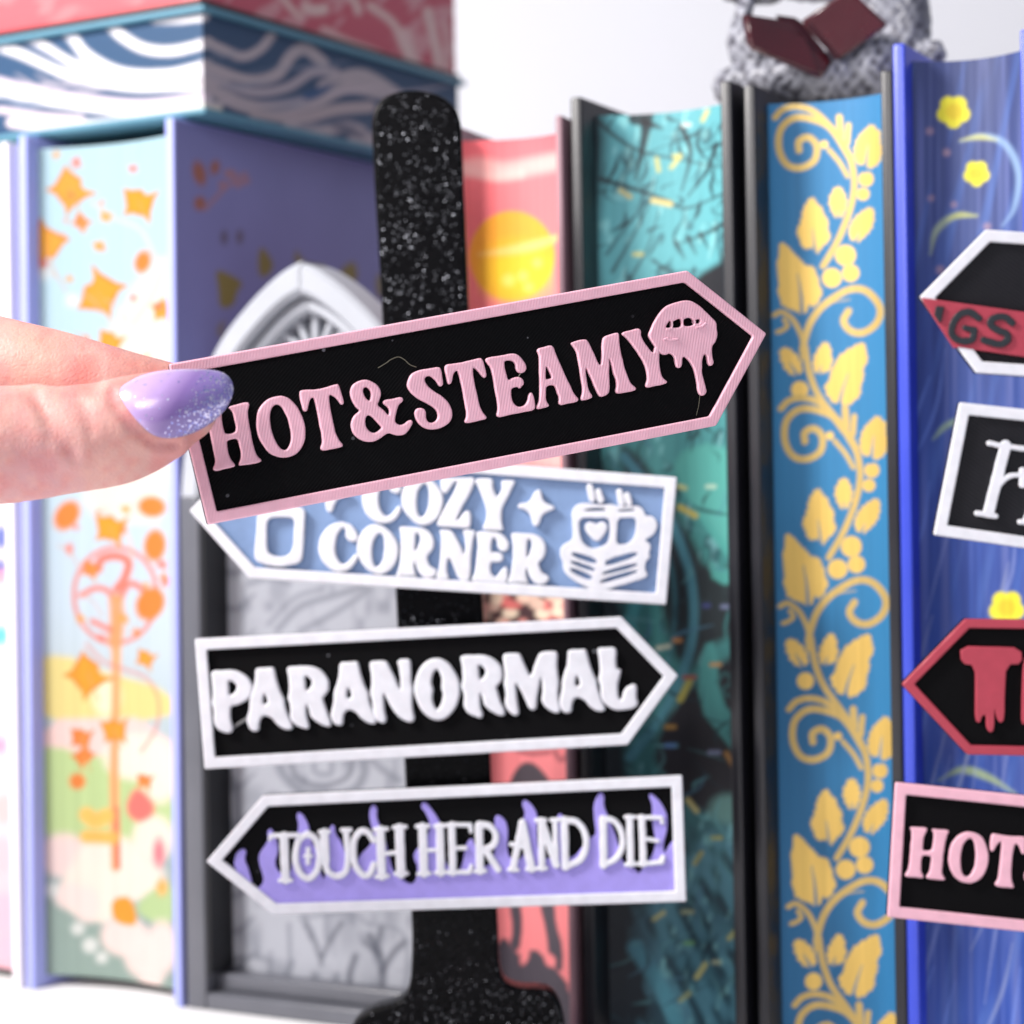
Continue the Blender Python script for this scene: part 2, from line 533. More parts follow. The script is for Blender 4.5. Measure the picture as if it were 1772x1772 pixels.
def inset(poly, d):
    """offset a convex polygon inwards"""
    p = np.asarray(poly, float)
    ar = 0.5 * np.sum(p[:, 0] * np.roll(p[:, 1], -1) - np.roll(p[:, 0], -1) * p[:, 1])
    sg = 1.0 if ar > 0 else -1.0
    L = []
    for i in range(len(p)):
        a, b = p[i], p[(i + 1) % len(p)]
        t = (b - a) / np.linalg.norm(b - a)
        nn = np.array([-t[1], t[0]]) * sg
        L.append((a + nn * d, t))
    out = []
    for i in range(len(p)):
        (a, t), (b, u) = L[i - 1], L[i]
        den = t[0] * u[1] - t[1] * u[0]
        w = b - a
        s = (w[0] * u[1] - w[1] * u[0]) / den
        out.append(a + t * s)
    return np.array(out)
def round_poly(p, r):
    p = np.asarray(p, float); out = []
    for i in range(len(p)):
        a, b, c = p[i - 1], p[i], p[(i + 1) % len(p)]
        u, v = (a - b) / np.linalg.norm(a - b), (c - b) / np.linalg.norm(c - b)
        for k in range(5):
            t = k / 4.0
            out.append((1 - t) ** 2 * (b + u * r) + 2 * t * (1 - t) * b + t * t * (b + v * r))
    return np.array(out)

SIGN_GROUP = "arrow shaped bookshelf signs"
def letters(root, plane, glyphs, mat, h0=-0.111, h1=0.0, bevel=0.03, it=2, name="letter"):
    for g in glyphs:
        loops = [chaikin(plane.px(l), it) for l in g]
        relief(name, loops, h0, h1, bevel, mat, root)

# the photographed face is the top of the border, so everything sits just behind z = 0
def sign(label, plane, outline_cm, plate_mat, border_mat, border_w, plate_t=0.16, border_h=0.11, border_bevel=0.03):
    root = empty("arrow_sign", plane.matrix())
    tag(root, label, "sign", SIGN_GROUP)
    relief("plate", [round_poly(outline_cm, 0.035)], -border_h - plate_t, -border_h, 0.012, plate_mat, root, 1)
    relief("border", [round_poly(outline_cm, 0.04), round_poly(inset(outline_cm, border_w), 0.03)],
           -border_h + 0.001, 0.0, border_bevel, border_mat, root)
    return root

# ---- HOT&STEAMY lettering, traced
A = lambda pts: crop(350, 600, 240, pts)
B = lambda pts: crop(580, 560, 240, pts)
C3 = lambda pts: crop(780, 540, 240, pts)
D4 = lambda pts: crop(960, 500, 300, pts)
HOT = [
 [A([(328,765),(450,735),(575,705),(605,722),(590,775),(585,850),(605,1000),(640,1200),(680,1360),(720,1410),(765,1445),(745,1475),(610,1500),(480,1525),(470,1490),(495,1430),(495,1350),(470,1230),(460,1190),(430,1170),(320,1190),(315,1240),(330,1330),(365,1440),(430,1505),(415,1535),(300,1560),(175,1590),(135,1560),(165,1500),(165,1430),(130,1250),(85,1050),(60,920),(30,865),(-7,830),(110,800),(240,772),(268,790),(255,840),(248,910),(265,1000),(285,1095),(310,1115),(410,1100),(437,1065),(420,950),(395,850),(370,805)])],
 [A([(980,622),(1080,640),(1180,720),(1260,830),(1310,960),(1327,1080),(1310,1220),(1250,1330),(1160,1400),(1030,1420),(930,1400),(830,1330),(750,1220),(705,1100),(690,980),(700,860),(750,750),(840,655)]),
  A([(950,728),(1000,750),(1050,820),(1100,930),(1130,1050),(1138,1170),(1120,1280),(1065,1325),(1010,1310),(940,1220),(890,1080),(870,950),(870,850),(900,760)])],
 [A([(1243,580),(1280,552),(1470,545),(1600,510),(1725,472),(1755,490),(1780,590),(1813,705),(1800,738),(1768,735),(1740,690),(1690,630),(1625,605),(1625,680),(1650,850),(1690,1030),(1720,1130),(1760,1200),(1806,1250),(1793,1285),(1670,1305),(1550,1330),(1508,1300),(1535,1240),(1535,1180),(1510,1030),(1470,850),(1440,700),(1425,648),(1390,660),(1365,720),(1350,800),(1330,828),(1295,820),(1270,740)])],
 [B([(420,718),(520,760),(580,830),(595,900),(570,980),(542,1032),(600,1080),(650,1130),(685,1178),(697,1120),(685,1070),(650,1040),(618,1020),(615,990),(650,970),(740,960),(850,935),(878,965),(860,1000),(820,1030),(800,1080),(775,1180),(770,1245),(790,1275),(840,1295),(890,1280),(930,1240),(975,1230),(995,1255),(975,1310),(930,1380),(880,1420),(810,1432),(740,1415),(690,1397),(640,1420),(580,1465),(500,1505),(420,1512),(320,1485),(240,1420),(205,1330),(210,1240),(245,1170),(325,1110),(270,1070),(215,990),(190,900),(205,820),(260,750),(340,720)]),
  B([(400,808),(435,830),(460,890),(455,950),(440,988),(400,960),(370,910),(355,850),(370,818)]),
  B([(430,1165),(480,1195),(540,1265),(605,1325),(570,1355),(520,1395),(470,1395),(420,1360),(393,1300),(390,1230),(405,1185)])],
]
STEAMY = [
 [B([(1330,548),(1355,575),(1370,680),(1387,770),(1360,803),(1330,795),(1290,730),(1240,685),(1195,665),(1150,690),(1150,740),(1190,800),(1260,860),(1350,910),(1430,980),(1485,1060),(1505,1150),(1490,1230),(1430,1300),(1330,1345),(1220,1355),(1120,1325),(1050,1255),(1015,1170),(1020,1110),(1060,1075),(1120,1078),(1165,1115),(1165,1170),(1165,1215),(1195,1260),(1250,1268),(1300,1240),(1320,1190),(1305,1120),(1250,1060),(1150,1005),(1030,940),(950,860),(920,780),(940,690),(1000,625),(1080,590),(1200,575)])],
 [C3([(-78,700),(-50,663),(30,658),(150,640),(270,615),(380,578),(415,605),(440,700),(470,800),(440,845),(410,830),(360,760),(320,720),(285,712),(300,860),(340,1040),(375,1200),(410,1280),(468,1335),(450,1370),(330,1395),(210,1427),(178,1400),(205,1350),(205,1280),(175,1110),(130,890),(100,760),(80,742),(45,770),(25,840),(15,900),(-10,930),(-42,908),(-60,800)])],
 [C3([(443,605),(475,580),(620,560),(795,520),(880,550),(950,630),(978,710),(960,760),(900,785),(855,765),(835,720),(835,680),(815,635),(770,612),(710,620),(690,640),(695,720),(715,800),(740,878),(790,840),(870,826),(930,860),(937,920),(910,950),(885,985),(860,955),(800,965),(775,990),(780,1080),(800,1160),(845,1205),(900,1210),(960,1180),(990,1120),(995,1060),(1025,1023),(1055,1045),(1075,1130),(1090,1210),(1070,1250),(900,1285),(760,1312),(620,1347),(588,1315),(610,1260),(605,1170),(570,980),(530,780),(510,700),(470,655)])],
 [C3([(1103,490),(1130,455),(1205,440),(1280,420),(1315,440),(1340,510),(1420,700),(1510,900),(1580,1050),(1642,1110),(1620,1147),(1510,1168),(1410,1194),(1383,1160),(1392,1100),(1370,1030),(1340,950),(1300,932),(1240,945),(1218,980),(1218,1060),(1225,1140),(1264,1190),(1245,1217),(1120,1245),(1101,1215),(1130,1160),(1140,1050),(1140,800),(1140,600),(1130,540)]),
  C3([(1225,683),(1250,730),(1292,820),(1285,850),(1225,860),(1217,840),(1218,740)])],
 [D4([(166,555),(195,538),(260,522),(325,508),(352,540),(400,650),(472,803),(485,700),(488,520),(510,485),(580,462),(640,443),(664,460),(662,550),(690,700),(740,870),(775,960),(840,1015),(825,1037),(735,1055),(650,1074),(623,1050),(640,990),(630,930),(600,850),(565,695),(560,760),(562,900),(566,1040),(545,1082),(475,1107),(450,1085),(400,970),(350,860),(316,790),(325,900),(345,1030),(394,1095),(380,1122),(285,1144),(268,1115),(290,1060),(285,980),(255,780),(225,640),(200,590)])],
 [D4([(686,455),(715,433),(790,418),(860,399),(888,420),(888,490),(950,590),(1013,662),(1025,600),(1050,570),(1078,600),(1070,680),(1070,760),(1090,860),(1110,910),(1159,945),(1145,970),(1050,988),(953,1014),(928,990),(950,930),(945,850),(925,770),(860,660),(790,560),(740,500)])],
]
LIPS = [[D4([(958,475),(985,410),(1020,330),(1080,230),(1150,165),(1240,135),(1360,110),(1430,130),(1520,200),(1600,285),(1657,340),(1662,400),(1670,470),(1650,540),(1618,572),(1612,620),(1615,690),(1634,750),(1610,785),(1580,780),(1565,740),(1558,680),(1540,660),(1520,690),(1508,760),(1508,850),(1525,930),(1550,1010),(1560,1060),(1530,1090),(1490,1087),(1466,1040),(1455,950),(1435,840),(1400,760),(1350,700),(1320,688),(1305,710),(1307,780),(1280,812),(1245,802),(1233,740),(1225,690),(1180,650),(1140,674),(1100,667),(1060,640),(1025,580),(985,520)]),
  D4([(1128,398),(1175,322),(1192,330),(1196,392)]), D4([(1206,345),(1222,325),(1285,298),(1298,320),(1300,350),(1292,392),(1218,400),(1206,380)]),
  D4([(1322,320),(1336,300),(1392,286),(1424,330),(1426,352),(1410,374),(1332,382),(1322,360)]), D4([(1426,335),(1446,316),(1490,302),(1484,348),(1455,352)])]]
HELD = [(292,630),(1190,468),(1327,577),(1240,737),(360,908)]

def hot_sign(label, plane, local_map=None, bw=0.195):
    f = plane.px if local_map is None else local_map
    class _P:  # lettering laid out on the same design whatever the pose
        px = staticmethod(f)
    root = sign(label, plane, f(HELD), M['black_plate'], M['pink'], bw)
    letters(root, _P, HOT + STEAMY, M['pink'])
    letters(root, _P, LIPS, M['pink'], bevel=0.028, name="lips_emblem")
    return root
held_plane = Plane(800, 690, 38.8, yaw=13)
held = hot_sign("black sign with pink border reading HOT&STEAMY, held up between thumb and finger", held_plane)
# raised folds of the lips and a few wisps of plastic string
for pts in ([(1110,520),(1150,508),(1190,522),(1260,512)], [(1140,410),(1180,412)], [(1440,395),(1500,385),(1545,350)]):
    q = held_plane.px(spline(D4(pts), 5))
    tube("lip_fold", [(a, b, 0.0) for a, b in q], 0.022, M['pink'], held, 6)
for pts in ([(560,560),(660,500),(730,450),(820,420),(890,450),(970,520),(1050,550)],):
    q = held_plane.px(spline(B(pts), 5))
    tube("plastic_string", [(a, b, -0.10) for a, b in q], 0.007, M['string'], held, 5)
q = held_plane.px(spline(D4([(1500,1090),(1490,1180),(1465,1290)]), 5))
tube("plastic_string", [(a, b, -0.10) for a, b in q], 0.004, M['string'], held, 5)
q = held_plane.px(C3([(895,785),(870,828)]))
tube("plastic_string", [(q[0][0], q[0][1], -0.03), (q[1][0], q[1][1], -0.03)], 0.007, M['string'], held, 5)

# ---- the four signs of the right-hand stand: HOT&STEAMY again
hot2_plane = Plane(1660, 1480, 46.0)
_h = held_plane.px(HELD)
_u = (_h[1] - _h[0]) / np.linalg.norm(_h[1] - _h[0])
_bl = hot2_plane.px([(1550, 1354), (1546, 1588), (1772, 1377)])
_tx = (_bl[2] - _bl[0]) / np.linalg.norm(_bl[2] - _bl[0])
_sc = np.linalg.norm(_bl[1] - _bl[0]) / np.linalg.norm(_h[4] - _h[0])
def _map2(pts):
    q = held_plane.px(pts) - _h[0]
    v = np.array([-_u[1], _u[0]]); w = np.array([-_tx[1], _tx[0]])
    a, b = q @ _u, q @ v
    return _bl[0] + _sc * (a[:, None] * _tx + b[:, None] * w)
hot_sign("black sign with pink border and pink letters HOT, lowest sign at the right edge", hot2_plane, _map2, 0.232)

# ---- COZY CORNER
cz = Plane(800, 930, 48.6)
E5 = lambda pts: crop(540, 820, 220, pts)
E6 = lambda pts: crop(740, 820, 220, pts)
E7 = lambda pts: crop(940, 820, 240, pts)
E8 = lambda pts: crop(320, 840, 240, pts)
off = lambda pts, dx, dy: [(x + dx, y + dy) for x, y in pts]
Cg = [(400,665),(470,685),(540,700),(600,760),(650,860),(630,930),(570,955),(500,930),(465,870),(475,800),(450,745),(400,770),(350,860),(325,980),(325,1080),(355,1190),(420,1270),(500,1240),(560,1170),(605,1110),(640,1130),(640,1190),(580,1290),(490,1355),(380,1372),(270,1340),(170,1260),(105,1150),(85,1030),(105,900),(170,790),(270,700)]
Og = [(880,695),(1000,730),(1110,820),(1190,930),(1215,1050),(1190,1200),(1110,1330),(1000,1400),(900,1407),(790,1350),(700,1260),(640,1150),(620,1040),(640,900),(700,800),(780,730)]
Oh = [(945,810),(1000,870),(1010,1000),(1005,1130),(970,1250),(900,1310),(855,1250),(838,1130),(840,1000),(870,890)]
Rg = [(1212,765),(1240,730),(1430,745),(1540,750),(1640,800),(1700,890),(1708,1000),(1670,1090),(1600,1150),(1620,1230),(1660,1300),(1735,1325),(1755,1380),(1700,1440),(1610,1462),(1530,1430),(1470,1340),(1437,1210),(1425,1290),(1440,1370),(1464,1430),(1440,1452),(1320,1448),(1190,1440),(1162,1415),(1200,1350),(1225,1250),(1240,1050),(1240,900),(1230,815)]
Rh = [(1450,815),(1500,850),(1508,920),(1480,1020),(1440,1095),(1435,980),(1445,880)]
COZY = [
 [E5(off(Cg, 605, -672))], [E5(off(Og, 622, -682)), E5(off(Oh, 622, -690))],
 [E6([(180,70),(200,48),(400,58),(640,48),(668,90),(640,180),(560,330),(470,490),(398,655),(440,640),(500,550),(550,503),(600,530),(614,600),(600,745),(570,767),(360,750),(160,737),(128,700),(170,610),(270,430),(380,230),(425,105),(370,115),(320,200),(260,277),(213,270),(190,200),(180,110)])],
 [E6([(662,110),(690,63),(800,62),(900,65),(922,110),(915,180),(940,270),(975,335),(1030,220),(1040,160),(1022,110),(1060,88),(1200,88),(1228,120),(1180,200),(1120,330),(1050,460),(1030,580),(1040,690),(1067,760),(1040,797),(910,790),(780,782),(766,740),(815,660),(825,520),(800,420),(750,280),(700,170)])],
]
CORNER = [
 [E5(Cg)], [E5(Og), E5(Oh)], [E5(Rg), E5(Rh)],
 [E6([(163,790),(200,773),(340,790),(400,880),(480,1040),(520,1145),(530,1000),(520,880),(488,815),(510,785),(580,783),(650,785),(672,815),(640,900),(620,1050),(605,1300),(595,1480),(520,1507),(430,1470),(380,1330),(300,1155),(270,1250),(270,1370),(302,1430),(280,1477),(140,1472),(113,1440),(160,1360),(180,1150),(190,950),(185,850)])],
 [E6([(677,830),(705,798),(900,805),(1010,820),(1090,880),(1142,970),(1130,1050),(1080,1092),(1010,1070),(975,1010),(970,940),(930,880),(905,920),(890,1020),(895,1092),(960,1090),(1040,1108),(1062,1160),(1040,1222),(970,1240),(890,1230),(870,1300),(890,1390),(940,1442),(970,1430),(1030,1340),(1085,1288),(1122,1320),(1125,1420),(1110,1512),(1060,1532),(850,1518),(640,1502),(612,1470),(655,1400),(680,1250),(700,1050),(700,920)])],
 [E6(off(Rg, -50, 88)), E6(off(Rh, -50, 88))],
]
STAR = [(1540,210),(1580,230),(1600,330),(1630,395),(1700,430),(1772,455),(1772,490),(1700,520),(1625,550),(1580,620),(1555,710),(1510,742),(1465,710),(1450,620),(1420,540),(1360,500),(1270,480),(1258,440),(1300,408),(1400,405),(1440,370),(1480,270)]
cozy_out = cz.px([(328, 884), (438, 770), (1172, 826), (1153, 1047), (432, 1001)])
cozy = sign("sky blue sign with white border reading COZY CORNER, partly behind the pink sign", cz, cozy_out, M['blue_plate'], M['white'], 0.245, border_h=0.13)
letters(cozy, cz, COZY + CORNER, M['white'], h0=-0.131, bevel=0.04)
letters(cozy, cz, [[E6(STAR)], [E5(off(STAR, -1262, -200))]], M['white'], h0=-0.131, bevel=0.035, name="star_emblem")
letters(cozy, cz, [[E8([(935,230),(925,450),(905,700),(880,930),(960,1000),(1180,1047),(1420,1012),(1505,960),(1520,700),(1535,450),(1540,250)]),
                    E8([(1050,415),(1045,600),(1045,820),(1090,885),(1200,917),(1310,902),(1380,830),(1395,600),(1405,415),(1230,405)])]], M['white'], h0=-0.131, bevel=0.035, name="tumbler_emblem")
cups = [E7([(368,480),(420,400),(520,368),(640,385),(780,400),(870,383),(940,410),(1100,415),(1230,408),(1290,470),(1310,545),(1400,535),(1452,600),(1457,700),(1400,795),(1290,845),(1372,890),(1377,960),(1350,1000),(1377,1060),(1320,1110),(1300,1170),(1310,1240),(1337,1280),(1310,1332),(1100,1392),(750,1502),(640,1492),(480,1412),(330,1322),(258,1240),(253,1120),(218,1050),(218,950),(280,888),(378,850),(385,700),(370,560)]),
        E7([(465,560),(650,562),(850,560),(860,700),(845,860),(780,920),(650,962),(540,920),(480,830),(462,700)]),
        E7([(950,562),(1070,560),(1190,555),(1190,700),(1160,830),(1090,890),(1000,907),(935,890),(945,750)]),
        E7([(490,475),(600,440),(760,432),(830,470),(700,478)]), E7([(950,462),(1060,450),(1180,445),(1170,478),(960,485)]),
        E7([(375,990),(690,1085),(680,1165),(370,1055)]), E7([(360,1100),(672,1205),(655,1260),(355,1150)]), E7([(355,1190),(640,1300),(605,1375),(348,1250)]),
        E7([(800,1095),(1205,985),(1205,1060),(790,1195)]), E7([(775,1245),(1205,1130),(1205,1190),(755,1305)]), E7([(745,1345),(1205,1215),(1205,1275),(728,1415)])]
relief("mugs_on_books_emblem", [chaikin(cz.px(l), 2 if i < 5 else 1) for i, l in enumerate(cups)], -0.131, -0.005, 0.022, M['white'], cozy)
letters(cozy, cz, [[E7([(690,650),(740,608),(800,623),(827,680),(800,760),(690,888),(580,780),(528,700),(548,628),(620,612)])]], M['white'], h0=-0.131, bevel=0.03, name="heart_emblem")
for st in ([(600,170),(630,320)], [(710,230),(738,335)], [(980,230),(1005,370)], [(1075,275),(1100,370)]):
    lp = strokes_to_loops([(E7(st), 11.5)], 1.0)
    relief("steam_emblem", [cz.px(l) for l in lp], -0.131, 0.0, 0.03, M['white'], cozy)

# ---- PARANORMAL
pn = Plane(760, 1200, 48.3)
G1 = lambda pts: crop(340, 1110, 250, pts)
G2 = lambda pts: crop(580, 1090, 250, pts)
G3 = lambda pts: crop(820, 1060, 300, pts)
Ag = [(718,360),(745,328),(830,325),(900,318),(940,318),(962,360),(985,480),(1040,640),(1082,710),(1085,790),(1130,930),(1188,1050),(1160,1088),(1080,1082),(990,1030),(930,945),(830,905),(785,950),(770,1030),(772,1088),(720,1111),(660,1092),(623,1020),(613,950),(650,830),(648,700),(700,560),(720,450)]
Ah = [(830,610),(885,762),(806,778)]
R2 = [(1102,340),(1135,308),(1260,303),(1380,298),(1500,330),(1590,410),(1634,510),(1615,620),(1545,692),(1560,740),(1600,870),(1655,990),(1650,1048),(1580,1048),(1480,1000),(1400,930),(1385,850),(1355,755),(1345,850),(1355,940),(1388,1030),(1370,1078),(1300,1068),(1200,1020),(1148,950),(1150,850),(1145,760),(1112,690),(1135,610),(1130,480),(1120,410)]
R2h = [(1325,420),(1380,440),(1422,500),(1400,570),(1343,615),(1335,500)]
PARA = [
 [G1([(172,390),(205,358),(330,356),(450,350),(560,385),(650,460),(692,560),(680,660),(610,730),(510,780),(420,797),(415,880),(420,980),(453,1060),(440,1112),(380,1133),(290,1107),(220,1040),(205,960),(215,860),(182,760),(200,680),(190,560),(185,470)]), G1([(390,475),(450,495),(497,545),(480,620),(400,675),(395,570)])],
 [G1(Ag), G1(Ah)], [G1(R2), G1(R2h)], [G1(off(Ag, 1031, -72)), G1(off(Ah, 1031, -72))],
 [G2([(418,420),(445,383),(620,378),(650,410),(720,550),(802,765),(800,600),(785,480),(760,400),(785,363),(900,358),(932,390),(930,500),(935,640),(960,730),(945,850),(955,990),(983,1080),(960,1133),(880,1133),(780,1080),(700,980),(640,860),(595,765),(600,900),(610,1010),(635,1090),(610,1148),(550,1142),(480,1090),(458,1000),(465,900),(428,770),(450,680),(440,540)])],
 [G2([(1260,343),(1360,380),(1450,470),(1510,600),(1538,710),(1520,850),(1470,980),(1380,1080),(1270,1118),(1160,1090),(1060,1000),(1000,880),(962,740),(985,600),(1040,460),(1140,370)]), G2([(1245,470),(1290,530),(1312,620),(1298,720),(1327,790),(1310,890),(1255,1000),(1210,930),(1188,820),(1207,730),(1178,650),(1195,540)])],
 [G1(off(R2, 2131, -134)), G1(off(R2h, 2131, -134))],
 [G3([(294,450),(320,418),(460,413),(490,450),(530,560),(580,668),(620,540),(660,430),(700,403),(830,393),(858,420),(850,520),(860,630),(878,720),(860,800),(865,900),(893,990),(870,1033),(800,1022),(720,960),(687,900),(705,830),(700,740),(690,650),(665,780),(645,900),(644,970),(610,1008),(560,980),(530,900),(480,800),(430,705),(440,850),(450,950),(468,1020),(440,1058),(390,1047),(330,980),(315,910),(330,830),(302,740),(320,650),(310,540)])],
 [off(G1(Ag), 541, -31.5), off(G1(Ah), 541, -31.5)],
 [G3([(1262,385),(1290,358),(1360,358),(1430,353),(1463,380),(1455,480),(1465,585),(1500,572),(1505,625),(1480,700),(1470,760),(1480,870),(1510,902),(1530,800),(1580,750),(1640,727),(1673,760),(1660,860),(1690,930),(1640,982),(1540,1000),(1430,1002),(1340,940),(1292,860),(1300,750),(1272,690),(1290,600),(1285,480)])],
]
para = sign("black sign with white border reading PARANORMAL, pointing right, middle of the left stand", pn,
            pn.px([(337, 1106), (1075, 1067), (1174, 1169), (1086, 1289), (354, 1331)]), M['black_plate'], M['white'], 0.24, border_h=0.12)
letters(para, pn, PARA, M['white'], h0=-0.121, bevel=0.05)
q = pn.px(G1([(440, 1060), (620, 950)]))
tube("plastic_string", [(q[0][0], q[0][1], -0.09), (q[1][0], q[1][1], -0.09)], 0.03, mat_plain('grey_string', (105, 105, 108), 0.5, bump=0), para, 6)

# ---- TOUCH HER AND DIE
td = Plane(770, 1470, 48.45)
touch = sign("black and lavender flame sign with white border reading TOUCH HER AND DIE", td,
             td.px([(357, 1491), (455, 1377), (1181, 1342), (1188, 1561), (472, 1583)]), M['black_plate'], M['white'], 0.235, border_h=0.15)
FL1 = [(404,1504),(404,1488),(409,1475),(420,1469),(426,1474),(422,1487),(428,1502),(434,1520),(436,1538),(428,1530)]
FL2 = [(436,1542),(450,1536),(456,1526),(453,1511),(447,1494),(447,1480),(456,1467),(464,1456),(461,1441),(467,1434),(472,1441),(479,1456),(481,1475),(475,1489),(478,1505),(486,1514),(497,1517),(505,1504),(505,1475),(511,1450),(517,1429),(512,1414),(516,1405),(526,1413),(535,1432),(534,1450),(552,1482),(555,1516),(560,1524),(564,1504),(564,1453),(573,1427),(580,1432),(579,1444),(591,1458),(599,1489),(614,1508),(620,1482),(641,1464),(648,1444),(639,1423),(639,1401),(645,1392),(653,1400),(651,1414),(659,1435),(669,1464),(676,1497),(684,1516),(697,1523),(711,1533),(721,1522),(723,1501),(715,1486),(717,1476),(728,1464),(742,1444),(744,1423),(736,1406),(727,1397),(732,1387),(741,1394),(757,1414),(764,1432),(762,1460),(773,1503),(795,1510),(802,1489),(805,1464),(817,1449),(823,1467),(838,1505),(854,1490),(860,1450),(855,1416),(863,1410),(876,1422),(880,1440),(876,1464),(882,1488),(899,1492),(914,1468),(909,1444),(905,1421),(910,1409),(902,1391),(909,1383),(925,1399),(931,1415),(927,1444),(934,1486),(957,1488),(960,1430),(968,1406),(977,1417),(979,1486),(996,1484),(1021,1449),(1033,1448),(1028,1417),(1028,1391),(1037,1371),(1047,1377),(1045,1393),(1052,1413),(1067,1448),(1078,1498),(1099,1502),(1105,1515),(1113,1503),(1138,1468),(1128,1420),(1131,1395),(1122,1377),(1128,1373),(1146,1391),(1156,1413),(1155,1440),(1148,1460),(1150,1480),(1157,1467),(1168,1452),(1178,1448),(1180,1500),(1182,1556),(1150,1562),(1080,1558),(468,1578),(452,1560)]
for lp in (FL1, FL2):
    relief("flame", [chaikin(td.px(lp), 2)], -0.152, -0.085, 0.02, M['lavender'], touch)
STROKES = [
 [([(468,1447),(516,1446)], 8), ([(468,1447),(467,1453)], 7), ([(516,1446),(518,1453)], 7), ([(491,1448),(494,1523)], 15), ([(484,1524),(504,1524)], 7)],
 [(spline([(532,1443),(547,1455),(553,1482),(548,1508),(533,1521),(517,1508),(511,1482),(517,1455),(532,1443)], 5), 11), ([(533,1470),(533,1494)], 8), ([(527,1482),(540,1482)], 5)],
 [(spline([(561,1442),(563,1484),(567,1508),(583,1517),(598,1509),(602,1484),(599,1440)], 5), 11), ([(561,1442),(563,1490)], 15), ([(553,1440),(570,1440)], 7), ([(592,1437),(607,1437)], 7)],
 [(spline([(647,1455),(637,1442),(625,1439),(614,1453),(611,1475),(616,1500),(629,1515),(640,1513),(647,1497)], 5), 11)],
 [([(658,1437),(661,1517)], 15), ([(691,1434),(694,1513)], 16), ([(661,1478),(694,1476)], 7), ([(648,1436),(670,1435)], 7), ([(681,1433),(702,1432)], 7), ([(651,1518),(671,1517)], 7), ([(684,1513),(704,1512)], 7)],
 [([(731,1432),(734,1512)], 15), ([(761,1431),(763,1511)], 14), ([(731,1472),(762,1472)], 7), ([(721,1431),(742,1430)], 7), ([(753,1430),(772,1429)], 7), ([(724,1513),(744,1512)], 7), ([(754,1511),(772,1510)], 7)],
 [([(782,1429),(784,1511)], 13), ([(776,1428),(814,1428),(815,1440)], 7), ([(784,1468),(806,1468)], 7), ([(777,1511),(813,1510),(816,1500)], 8)],
 [([(829,1429),(831,1508)], 14), (spline([(830,1427),(848,1431),(858,1445),(854,1463),(834,1472)], 5), 11), ([(840,1471),(862,1505)], 12), ([(822,1509),(840,1508)], 7)],
 [([(904,1424),(888,1505)], 12), ([(904,1426),(920,1504)], 14), ([(884,1462),(914,1468)], 7), ([(881,1506),(896,1506)], 7), ([(912,1505),(929,1504)], 7)],
 [([(937,1421),(938,1503)], 12), ([(938,1424),(963,1497)], 13), ([(961,1421),(963,1499)], 9), ([(928,1420),(944,1420)], 7), ([(954,1420),(969,1419)], 7), ([(930,1504),(946,1503)], 7)],
 [([(977,1420),(979,1501)], 13), (spline([(979,1420),(1000,1424),(1013,1444),(1014,1468),(1004,1489),(980,1500)], 5), 11)],
 [([(1044,1418),(1045,1498)], 13), (spline([(1046,1417),(1064,1422),(1076,1441),(1077,1466),(1067,1486),(1046,1497)], 5), 10)],
 [([(1090,1416),(1092,1496)], 12), ([(1083,1415),(1099,1415)], 7), ([(1084,1497),(1101,1496)], 7)],
 [([(1111,1416),(1114,1496)], 12), ([(1106,1415),(1145,1416),(1147,1424)], 7), ([(1114,1452),(1139,1456)], 7), ([(1108,1496),(1146,1493),(1148,1484)], 8)],
]
for st in STROKES:
    relief("letter", [td.px(l) for l in strokes_to_loops(st, 0.9)], -0.15, -0.005, 0.03, M['white'], touch)

# ---- right-hand stand, three more signs
ng = Plane(1660, 520, 46.1)
ngs_out = ng.px([(1592, 513), (1706, 397), (2500, 452), (2480, 700), (1690, 645)])
ngs = sign("charcoal sign with white border and a red band lettered NGS, topmost at the right edge", ng, ngs_out, M['black_plate_b'], M['white'], 0.24)
relief("red_band", [ng.px([(1594, 515), (1700, 530), (2494, 640), (2482, 720), (1660, 601), (1651, 602)])], -0.11, 0.02, 0.012, M['red'], ngs)
relief("letter", [ng.px([(1619, 530), (1633, 531), (1628, 557), (1624, 558), (1616, 545)])], 0.018, 0.075, 0.012, M['charcoal'], ngs)
for st in ([(spline([(1693,551),(1678,541),(1660,545),(1647,564),(1648,581),(1662,590),(1681,588),(1685,572)], 5), 12), ([(1685,571),(1669,568)], 10)],
           [(spline([(1750,559),(1737,549),(1719,551),(1713,562),(1724,571),(1740,577),(1743,588),(1729,596),(1702,589)], 5), 12)]):
    relief("letter", [ng.px(l) for l in strokes_to_loops(st, 0.8)], 0.018, 0.075, 0.02, M['charcoal'], ngs)

fa = Plane(1700, 820, 46.0)
fas = sign("black sign with thick white border and a white curly letter F at the right edge", fa,
           fa.px([(1661, 696), (2420, 778), (2560, 920), (2390, 1038), (1616, 926)]), M['black_plate_b'], M['white'], 0.24)
for st in ([([(1741,771),(1712,886)], 19), ([(1713,767),(1733,771),(1800,780),(1812,800)], 9), ([(1692,888),(1723,893)], 10), (spline([(1722,848),(1742,827),(1760,822),(1775,826)], 5), 9), ([(1771,815),(1771,838)], 13)],
           [([(1826,790),(1776,900)], 10), ([(1828,790),(1850,905)], 19), ([(1766,903),(1790,906)], 9), ([(1836,908),(1864,912)], 9), ([(1800,862),(1842,866)], 8)]):
    relief("letter", [fa.px(l) for l in strokes_to_loops(st, 0.8)], -0.111, 0.0, 0.025, M['white'], fas)

